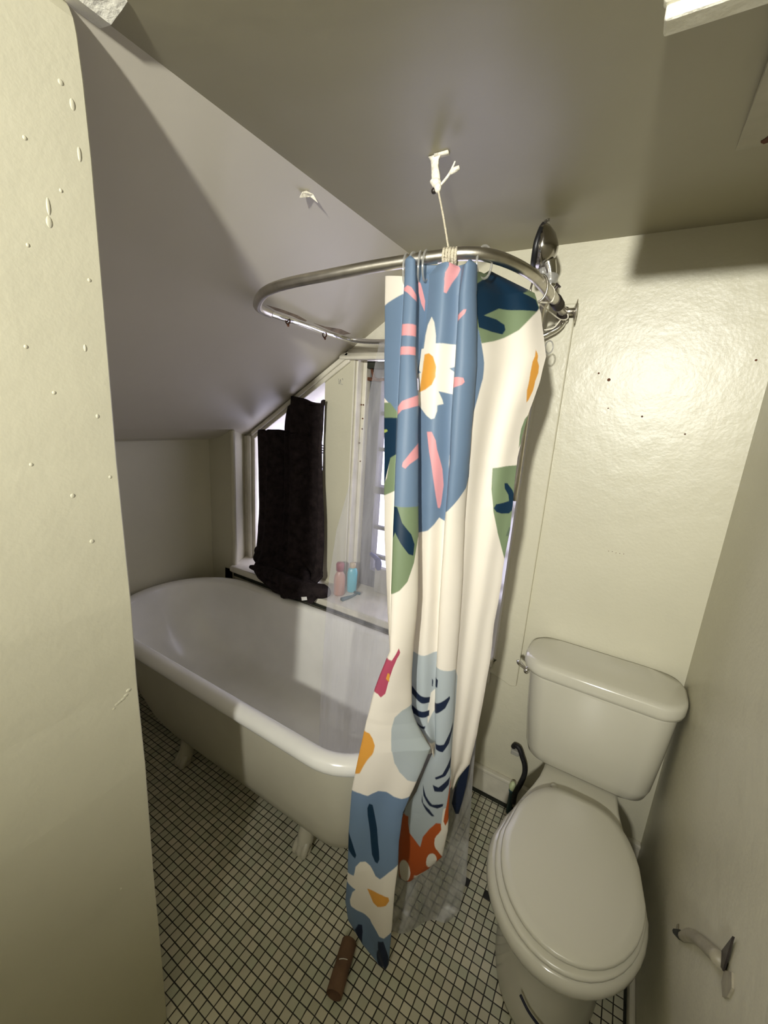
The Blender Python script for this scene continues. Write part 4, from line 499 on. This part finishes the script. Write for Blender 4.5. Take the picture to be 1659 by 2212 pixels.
def make_curtain():
    verts, faces, cols = [], [], []; base = 0; edges = {}
    DV = 1.5 / 1540
    view = np.array([.42, -.90, 0])
    for name, d in CURTAIN_FOLDS.items():
        R = np.array(d['rows']); v0, v1 = R[0, 0], R[-1, 0]
        nv = max(6, int((v1 - v0) / DV)); vv = np.linspace(v0, v1, nv)
        Lp = np.stack([np.interp(vv, R[:, 0], R[:, i]) for i in (1, 2, 3)], -1); Rp = np.stack([np.interp(vv, R[:, 0], R[:, i]) for i in (4, 5, 6)], -1)
        ns = max(10, int(np.linalg.norm(Rp - Lp, axis=1).max() / .0015)); ss = np.linspace(0, 1, ns)
        S_, V_ = np.meshgrid(ss, vv)
        wd = np.linalg.norm(Rp - Lp, axis=1)[:, None]
        P = Lp[:, None, :] * (1 - S_[..., None]) + Rp[:, None, :] * S_[..., None]
        bulge = np.minimum(d['b'], wd * .45) * np.sqrt(np.clip(1 - (2 * S_ - 1) ** 2, 0, 1))
        if name == 'wide': bulge = .006 * np.sin(S_ * math.pi * 2.0 + 2.6) + .006 * np.sin(S_ * 9 + V_ * 7) * S_ * (1 - S_) * 4
        if name == 'middle': bulge = .012 * np.sin(S_ * math.pi * 1.6 - .5)
        if name == 'front_left':
            k = np.clip((V_ - .58) / .2, 0, 1); bulge = bulge * (1 - .55 * k) + k * .006 * np.sin(S_ * 7 + V_ * 9) * (1 - (2 * S_ - 1) ** 2)
        P = P + bulge[..., None] * view
        P[..., 2] = np.maximum(P[..., 2], .004)
        C_ = np.empty(S_.shape + (3,)); C_[:] = PAINT['cloth']
        for pn, col, poly in CURTAIN_PRINT:
            if pn != name: continue
            cov = np.zeros(S_.shape)
            for qa in (-.33, 0, .33):
                for qb in (-.33, 0, .33): cov += inside(S_ + qa / (ns - 1), V_ + qb * (vv[1] - vv[0]), poly)
            cov = (cov / 9)[..., None]; C_ = C_ * (1 - cov) + np.array(PAINT[col]) * cov
        idx = base + np.arange(nv * ns).reshape(nv, ns)
        verts.append(P.reshape(-1, 3)); cols.append(C_.reshape(-1, 3))
        q = np.stack([idx[:-1, :-1], idx[1:, :-1], idx[1:, 1:], idx[:-1, 1:]], -1).reshape(-1, 4); faces.append(q)
        edges[name] = (vv, idx[:, 0], idx[:, -1]); base += nv * ns
    # the cloth carries on behind each fold: join neighbouring folds edge to edge
    for a, b in (('back_left', 'front_left'), ('front_left', 'recess'), ('recess', 'middle'), ('front_left', 'middle'), ('middle', 'ridge'), ('ridge', 'wide'), ('wide', 'lower')):
        va, _, ea = edges[a]; vb, eb, _ = edges[b]
        lo, hi = max(va[0], vb[0]), min(va[-1], vb[-1])
        if a == 'front_left' and b == 'middle': lo = .19
        g = np.linspace(lo, hi, max(4, int((hi - lo) / .004)))
        ia = ea[np.abs(va[None] - g[:, None]).argmin(1)]; ib = eb[np.abs(vb[None] - g[:, None]).argmin(1)]
        q = np.stack([ia[:-1], ia[1:], ib[1:], ib[:-1]], -1)
        q = q[(q[:, 0] != q[:, 1]) & (q[:, 2] != q[:, 3])]
        faces.append(q)
    Vt = np.concatenate(verts); F = np.concatenate(faces); Cc = np.concatenate(cols)
    me = bpy.data.meshes.new('shower_curtain')
    me.vertices.add(len(Vt)); me.vertices.foreach_set('co', Vt.astype(np.float32).ravel())
    me.loops.add(F.size); me.loops.foreach_set('vertex_index', F.astype(np.int32).ravel())
    me.polygons.add(len(F)); me.polygons.foreach_set('loop_start', np.arange(0, F.size, 4, dtype=np.int32))
    me.polygons.foreach_set('use_smooth', np.ones(len(F), bool))
    me.update(calc_edges=True); me.validate()
    ca = me.color_attributes.new('print', 'FLOAT_COLOR', 'POINT')
    ca.data.foreach_set('color', np.concatenate([Cc, np.ones((len(Cc), 1))], 1).astype(np.float32).ravel())
    o = bpy.data.objects.new('shower_curtain', me); COL.objects.link(o); me.materials.append(cloth_material()); return o
tag(make_curtain(), 'bunched cream shower curtain printed with big blue, green and orange flowers', 'shower curtain')

# clear liners
def sheet(rows, nu=16, nv=40, wave=.006, freq=9):
    """rows: (left point, right point) from top to bottom"""
    bm = bmesh.new(); R = np.array(rows, float); t = np.linspace(0, 1, len(R)); g = []
    for j in range(nv + 1):
        q = j / nv; L = np.array([np.interp(q, t, R[:, 0, i]) for i in range(3)]); Rr = np.array([np.interp(q, t, R[:, 1, i]) for i in range(3)])
        row = []
        for i in range(nu + 1):
            s_ = i / nu; p = L * (1 - s_) + Rr * s_
            p[1] += wave * math.sin(freq * s_ + 2.0 * q); row.append(bm.verts.new(p))
        g.append(row)
    for a, b in zip(g, g[1:]):
        for i in range(nu): bm.faces.new((a[i], a[i + 1], b[i + 1], b[i]))
    return bm
bm = sheet([((-.020, .27, 1.74), (.30, .33, 1.83)), ((-.042, .29, 1.70), (.30, .35, 1.70)), ((-.066, .30, 1.60), (.30, .37, 1.60)), ((-.112, .30, 1.367), (.24, .38, 1.36)), ((-.164, .30, 1.177), (.18, .38, 1.17)), ((-.188, .30, .994), (.12, .36, 1.0)), ((-.196, .30, .851), (.09, .32, .85)), ((-.205, .30, .551), (.07, .28, .55)), ((-.205, .30, .33), (.05, .28, .33))], 40, 50, .008, 14)
tag(obj('shower_liner', bm, M['liner'], smooth=True), 'clear plastic liner hanging inside the tub in front of the right window', 'shower liner')
bm = sheet([((.215, .235, .66), (.335, .43, .66)), ((.200, .245, .42), (.345, .44, .42)), ((.190, .24, .20), (.372, .40, .20)), ((.195, .21, .10), (.395, .345, .10)), ((.215, .165, .03), (.398, .300, .03)), ((.230, .125, .006), (.375, .268, .006))], 30, 40, .012, 9)
tag(obj('shower_liner', bm, M['liner_low'], smooth=True), 'cloudy liner hem trailing on the floor behind the printed curtain', 'shower liner')
# hooks
def hook(c, axis, R, m, label, stretch=1.5, r=.0026):
    bm = bmesh.new(); ring_torus(bm, (0, 0, 0), axis, R, r, 22, 7, stretch)
    o = obj('curtain_hook', bm, m, smooth=True); o.location = c; return tag(o, label, 'curtain hook', 'curtain hooks on the ring')
hook((.268, .212, 1.885), (.8, -.45, 0), .021, M['clearplastic'], 'single clear hook on the ring right of the twine wrapping')
hook((.150, .172, 1.878), (1, .10, 0), .020, M['clearplastic'], 'clear hook nearest the twine wrapping, in the bunch over the blue folds')
hook((.136, .171, 1.877), (1, .30, 0), .020, M['clearplastic'], 'second clear hook left of the twine wrapping')
hook((.122, .168, 1.876), (1, -.15, 0), .020, M['clearplastic'], 'third clear hook left of the twine wrapping')
hook((.104, .166, 1.874), (1, .2, 0), .020, M['clearplastic'], 'leftmost clear hook of the bunch, beside the blue fold')
hook((.338, .43, 1.885), (.1, 1, 0), .021, M['nickel'], 'metal hook holding the navy corner of the curtain')
hook((.350, .60, 1.774), (.75, -.65, 0), .0135, M['clearplastic'], 'loose clear hook dangling below the ring end by the wall', 1.25, .002)

# ================================================================= towel in the left window
twp = [(1.592, -.955, -.712, .935), (1.57, -.975, -.712, .935), (1.45, -1.00, -.710, .935), (1.425, -1.02, -.710, .935), (1.415, -1.165, -.710, .935), (1.395, -1.175, -.708, .93), (1.2, -1.188, -.698, .93), (1.0, -1.205, -.682, .925), (.85, -1.205, -.670, .91), (.76, -1.19, -.662, .89), (.71, -1.165, -.648, .865), (.685, -1.12, -.655, .83), (.675, -1.06, -.61, .79), (.655, -1.0, -.585, .755), (.635, -.95, -.590, .746), (.612, -.90, -.66, .744), (.600, -.83, -.72, .744)]
bm = bmesh.new(); g = []
T = np.array(twp); tt = np.linspace(0, 1, len(T))
for j in range(91):
    q = j / 90; z, xl, xr, yy = [np.interp(q, tt, T[:, i]) for i in range(4)]; row = []
    for i in range(61):
        s_ = i / 60; x = xl + (xr - xl) * s_
        f = .026 * math.sin(x * 30 - 2.0 * q + 1.2 * math.sin(q * 5)) + .012 * math.sin(x * 71 - q * 3) + (.012 * math.sin(x * 25 + q * 30) if q > .62 else 0)
        zz = z + (.012 * math.sin(x * 26) if q < .05 else 0) + (.012 * math.sin(x * 17 + 1) if q > .7 else 0)
        row.append(bm.verts.new((x, yy - .012 + f * (1 if q < .6 else .6), max(zz, SZ + .012) if yy > .762 else zz)))
    g.append(row)
for a, b in zip(g, g[1:]):
    for i in range(60): bm.faces.new((a[i], a[i + 1], b[i + 1], b[i]))
tw = obj('towel', bm, M['towel'], smooth=True, solid=.012); tag(tw, 'dark brown towel hung over the left window and slumped on the sill', 'towel')
bm = bmesh.new()     # bunched lower folds
for pts, r in (([(-1.11, .785, .665), (-1.03, .79, .668), (-.95, .775, .672), (-.86, .765, .668), (-.76, .76, .662), (-.66, .765, .664), (-.575, .772, .678), (-.555, .775, .690)], [.010, .024, .034, .038, .040, .040, .036, .026]), ([(-.93, .742, .64), (-.86, .738, .630), (-.77, .736, .624), (-.68, .738, .638), (-.60, .745, .648)], [.012, .024, .028, .024, .012]), ([(-.80, .87, .72), (-.74, .82, .70), (-.70, .78, .68)], [.02, .03, .02])):
    tube(bm, smooth_path(pts, 5), r, 12)
obj('bunched_folds', bm, M['towel'], tw, smooth=True)
bm = bmesh.new(); prism(bm, [(-.668, .716, .640), (-.634, .716, .652), (-.630, .716, .636), (-.664, .716, .622)], (0, -.0015, 0)); obj('care_label', bm, M['label'], tw)

# ================================================================= things on the sill
zs0 = SZ + .0055
b = empty('lotion_bottle', (-.540, .855, zs0)); tag(b, 'pinkish bottle with dull red cap on the sill, behind the clear liner', 'bottle', 'bottles on the window sill')
bm = bmesh.new(); lathe(bm, [(.024, 0), (.029, .006), (.030, .075), (.027, .105), (.018, .122), (.014, .130)], (0, 0, 0), seg=20, sy=.7); o = obj('body', bm, M['pinkish'], b, smooth=True)
bm = bmesh.new(); lathe(bm, [(.014, .130), (.020, .132), (.021, .166), (.016, .174), (.001, .175)], (0, 0, 0), seg=16); obj('cap', bm, M['redcap'], b, smooth=True)
b = empty('shampoo_bottle', (-.512, .925, zs0)); tag(b, 'bright teal bottle with tan cap on the sill, right of the pinkish bottle', 'bottle', 'bottles on the window sill')
bm = bmesh.new(); lathe(bm, [(.020, 0), (.025, .006), (.026, .06), (.027, .105), (.022, .126), (.013, .133)], (0, 0, 0), seg=20, sy=.65); obj('body', bm, M['teal'], b, smooth=True)
bm = bmesh.new(); lathe(bm, [(.013, .133), (.016, .135), (.016, .156), (.010, .160), (.001, .160)], (0, 0, 0), seg=14); obj('cap', bm, M['tan'], b, smooth=True)
b = empty('razor', (-.47, .86, zs0)); tag(b, 'dark teal razor lying on the sill in front of the teal bottle', 'razor')
bm = bmesh.new(); tube(bm, smooth_path([(-.488, .806, zs0 + .006), (-.478, .835, zs0 + .007), (-.462, .868, zs0 + .012), (-.455, .890, zs0 + .02)], 4), [.012, .010, .006, .006], 9); under(obj('handle', bm, M['darkteal'], smooth=True), b)
bm = bmesh.new(); tube(bm, [(-.470, .885, zs0 + .024), (-.438, .895, zs0 + .020)], .007, 8); under(obj('razor_head', bm, M['darkteal'], smooth=True), b)
b = empty('scrub_brush', (-.41, .97, .80)); tag(b, 'dark blue scrubber leaning in the right window beside the sash', 'scrubber')
bm = bmesh.new(); tube(bm, smooth_path([(-.455, 1.0, .842), (-.42, .985, .838), (-.40, .975, .832)], 4), [.010, .011, .014], 10); under(obj('handle', bm, M['navyplastic'], smooth=True), b)
bm = bmesh.new(); ball(bm, (-.388, .97, .810), (.020, .012, .034), 14); under(obj('pad', bm, M['navyplastic'], smooth=True), b)
bm = bmesh.new(); box(bm, -.425, -.340, 1.0, 1.035, SZ + .005, .775); under(obj('grey_box', bm, M['greystrip'], bevel=.004), b)

# ================================================================= toilet
TXc = .655
toi = empty('toilet', (TXc, .4, 0)); tag(toi, 'white two-piece toilet with closed lid between curtain and right wall', 'toilet')
def egg(hw, yf, yb, z, hb, cy=.285, n=44, xo=0.0, sq=.66):
    """egg outline: half width hw at cy, front tip yf, back edge yb with half width hb"""
    out = []
    for i in range(n):
        a = 2 * math.pi * i / n; c, s_ = math.cos(a), math.sin(a)
        if s_ <= 0: x, y = hw * c, cy + (cy - yf) * s_
        else:
            e = .75 if sq > .6 else .6; x = hw * (abs(c) ** e) * (1 if c >= 0 else -1); y = cy + (yb - cy) * (abs(s_) ** sq)
            k = (y - cy) / (yb - cy); x *= 1 - (1 - hb / hw) * k ** 1.6 * (1 if abs(c) > .02 else 1)
        out.append((TXc + xo + x, y, z))
    return out
# bowl and pedestal
rings = [egg(.142, .135, .60, .001, .10, .36), egg(.145, .130, .60, .02, .10, .36), egg(.134, .140, .60, .06, .10, .36), egg(.124, .155, .60, .12, .09, .36), egg(.126, .155, .60, .18, .09, .35), egg(.140, .130, .59, .235, .09, .33), egg(.166, .092, .58, .29, .095, .31), egg(.188, .058, .57, .335, .10, .295), egg(.196, .046, .565, .362, .10, .285), egg(.197, .044, .565, .380, .10, .285), egg(.193, .048, .562, .393, .10, .285), egg(.184, .056, .56, .399, .10, .285)]
bm = bmesh.new(); loft(bm, rings); under(obj('bowl', bm, M['porcelain'], smooth=True), toi)
dk = lambda e, z: [(TXc + sx * (w - e), y, z) for sx, pts in ((1, ((.165, .40), (.150, .46), (.132, .52), (.120, .57), (.114, .62), (.112, .70), (.112, .765))), (-1, ((.112, .765), (.112, .70), (.114, .62), (.120, .57), (.132, .52), (.150, .46), (.165, .40)))) for w, y in pts]
bm = bmesh.new(); loft(bm, [dk(.03, .30), dk(.012, .35), dk(.003, .385), dk(0, .395), dk(.003, .402), dk(.010, .405)])
under(obj('deck', bm, M['porcelain'], smooth=True), toi)
bm = bmesh.new(); loft(bm, [egg(.176, .055, .525, .403, .118, xo=.004, sq=.46), egg(.182, .049, .530, .407, .120, xo=.004, sq=.46), egg(.182, .049, .530, .415, .120, xo=.004, sq=.46), egg(.176, .055, .528, .419, .118, xo=.004, sq=.46)]); under(obj('seat', bm, M['seat'], smooth=True), toi)
bm = bmesh.new(); loft(bm, [egg(.166, .072, .522, .4195, .118, xo=.008, sq=.46), egg(.173, .064, .526, .423, .121, xo=.008, sq=.46), egg(.173, .064, .526, .432, .121, xo=.008, sq=.46), egg(.170, .067, .524, .4355, .119, xo=.008, sq=.46), egg(.150, .09, .50, .4380, .105, xo=.008, sq=.46), egg(.08, .17, .40, .4392, .05, xo=.008, sq=.46)]); under(obj('lid', bm, M['seat'], smooth=True), toi)
for sx in (-.07, .07):
    bm = bmesh.new(); lathe(bm, [(.010, 0), (.011, .003), (.011, .009), (.008, .011), (.001, .0115)], (TXc + sx, .540, .405), seg=14); under(obj('hinge_cap', bm, M['seat'], smooth=True), toi)
def tank_ring(x0, x1, yf, z, r=.055, belly=.014, n=8):
    pts = rrect(x0, x1, yf, .775, r, r, z, n); out = []
    cx = (x0 + x1) / 2; hw = (x1 - x0) / 2
    for x, y, zz in pts:
        k = max(0.0, 1 - ((x - cx) / hw) ** 2)
        out.append((x, y - (belly * k if y < .68 else 0), zz))
    return out
bm = bmesh.new(); loft(bm, [tank_ring(.535, .775, .665, .404, .05, .02), tank_ring(.495, .82, .635, .409, .05, .02), tank_ring(.472, .842, .618, .425, .055), tank_ring(.463, .850, .610, .46, .055), tank_ring(.450, .859, .600, .58, .06), tank_ring(.438, .868, .594, .74, .06), tank_ring(.437, .868, .594, .758, .06)])
under(obj('tank', bm, M['porcelain'], smooth=True), toi)
bm = bmesh.new(); loft(bm, [tank_ring(.428, .874, .588, .752, .07), tank_ring(.420, .880, .582, .756, .07), tank_ring(.417, .8815, .580, .768, .07), tank_ring(.418, .8815, .581, .790, .07), tank_ring(.424, .880, .587, .799, .068), tank_ring(.436, .872, .60, .803, .06), tank_ring(.50, .80, .66, .8045, .03)])
under(obj('tank_lid', bm, M['porcelain'], smooth=True), toi)
bm = bmesh.new(); ball(bm, (.434, .612, .742), (.010, .012, .013)); tube(bm, smooth_path([(.430, .610, .747), (.420, .604, .757), (.410, .600, .766), (.404, .598, .774)], 4), [.005, .0065, .0085, .006], 10); under(obj('flush_handle', bm, M['chrome'], smooth=True), toi)
bm = bmesh.new(); tube(bm, smooth_path([(.612, .137, .128), (.635, .128, .112), (.662, .124, .098), (.69, .126, .082)], 5), .0035, 7); under(obj('dark_streak', bm, M['inkline'], smooth=True), toi)
# supply hose, valve, bracket
bm = bmesh.new(); tube(bm, smooth_path([(.412, .768, .296), (.420, .762, .312), (.437, .755, .312), (.452, .752, .285), (.466, .750, .255), (.472, .748, .215), (.464, .744, .165), (.452, .740, .12), (.452, .735, .075)], 6), .0095, 10)
tag(obj('supply_hose', bm, M['blackrubber'], smooth=True), 'black water hose curving down behind the left side of the toilet', 'hose')
bm = bmesh.new(); box(bm, .408, .440, .750, .789, .275, .295); tag(obj('wall_bracket', bm, M['greystrip'], bevel=.003), 'small grey bracket on the wall under the black hose bend', 'bracket')
v = empty('shutoff_valve', (.435, .75, 0)); tag(v, 'pale green capped shutoff valve low behind the toilet', 'valve')
bm = bmesh.new(); lathe(bm, [(.010, 0), (.010, .105), (.013, .107), (.013, .118)], (.437, .752, .001), seg=12); under(obj('stem', bm, M['darkteal'], smooth=True), v)
bm = bmesh.new(); lathe(bm, [(.010, 0), (.013, .004), (.014, .018), (.010, .030), (.006, .036), (.001, .037)], (.437, .750, .118), seg=12); under(obj('cap', bm, M['greencap'], smooth=True), v)
# cardboard roll core on the floor
bm = bmesh.new(); A = Vector((.148, .038, .0228)); B = Vector((.181, -.080, .0228)); d = (B - A).normalized(); L = (B - A).length; u = Vector((0, 0, 1)); w = d.cross(u); rings = []
for r_, t_ in ((.0218, 0.0), (.0224, 0.002), (.0226, L * .4), (.0218, L * .52), (.0226, L * .55), (.0224, L), (.0206, L), (.0206, L * .5), (.0206, 0.0)):
    rings.append([A + d * t_ + r_ * (math.cos(a) * u * .98 + math.sin(a) * w) for a in [2 * math.pi * j / 28 for j in range(28)]])
R = loft(bm, rings, (False, False)); n = 28
for i in range(n): bm.faces.new((R[0][i], R[-1][i], R[-1][(i + 1) % n], R[0][(i + 1) % n]))
tube_o = tag(obj('cardboard_tube', bm, M['cardboard'], smooth=True), 'brown cardboard tube lying on the floor tiles below the curtain', 'cardboard tube')
bm = bmesh.new(); q = A + d * L * .45
tube(bm, [q + .0228 * (math.cos(a) * u + math.sin(a) * w) + d * (.006 * a) for a in (-.55, -.3, 0, .3, .5)], .001, 5); obj('pale_tear', bm, M['rag'], tube_o)
# toilet paper bar torn from the right wall
ph = empty('paper_holder', (XR, .1, .6)); tag(ph, 'torn painted-over paper holder on the right wall beside the toilet', 'paper holder')
E0, E1 = Vector((XR - .002, .225, .478)), Vector((XR - .006, -.005, .735))
dv = E1 - E0
bm = bmesh.new(); tube(bm, smooth_path([E0 + dv * .22, E0 + dv * .45 + Vector((-.003, 0, .016)), E0 + dv * .7 + Vector((-.003, 0, .012)), E1], 4), [.009, .011, .011, .012], 10); under(obj('bar', bm, M['barpaint'], smooth=True), ph)
bm = bmesh.new(); tube(bm, [E0, E0 + dv * .12, E0 + dv * .24], [.006, .009, .007], 8); under(obj('dark_socket', bm, M['gap'], smooth=True), ph)
bm = bmesh.new(); prism(bm, [(XR - .002, -.012, .80), (XR - .002, -.020, .735), (XR - .002, .012, .715), (XR - .002, .004, .745)], (-.003, 0, 0)); under(obj('bracket', bm, M['dark_metal']), ph)
bm = bmesh.new(); prism(bm, [(XR + .001, -.018, .735), (XR + .001, -.040, .765), (XR + .001, -.055, .755), (XR + .001, -.052, .73), (XR + .001, -.040, .71), (XR + .001, -.022, .715)], (-.004, 0, 0)); under(obj('torn_plaster', bm, M['barpaint']), ph)
bm = bmesh.new(); prism(bm, [(XR + .001, .232, .492), (XR + .001, .224, .505), (XR + .001, .215, .50), (XR + .001, .226, .47)], (-.003, 0, 0)); under(obj('torn_plaster', bm, M['barpaint']), ph)
# fire escape rails outside the left window
fe = empty('fire_escape_railing', (-1.6, 1.9, .9)); tag(fe, 'black iron railing seen outside at the left edge of the towel', 'railing')
bm = bmesh.new()
for z in (1.195, 1.215, 1.235, 1.255): box(bm, -2.3, -1.2, 1.9, 1.915, z, z + .009)
under(obj('upper_rails', bm, M['iron']), fe)
bm = bmesh.new()
for z in (1.08, 1.045): box(bm, -2.3, -1.2, 1.9, 1.915, z, z + .010)
under(obj('lower_rails', bm, M['iron']), fe)
bm = bmesh.new(); box(bm, -1.22, -1.2, 1.9, 1.92, -.05, 1.27); under(obj('post', bm, M['iron']), fe)
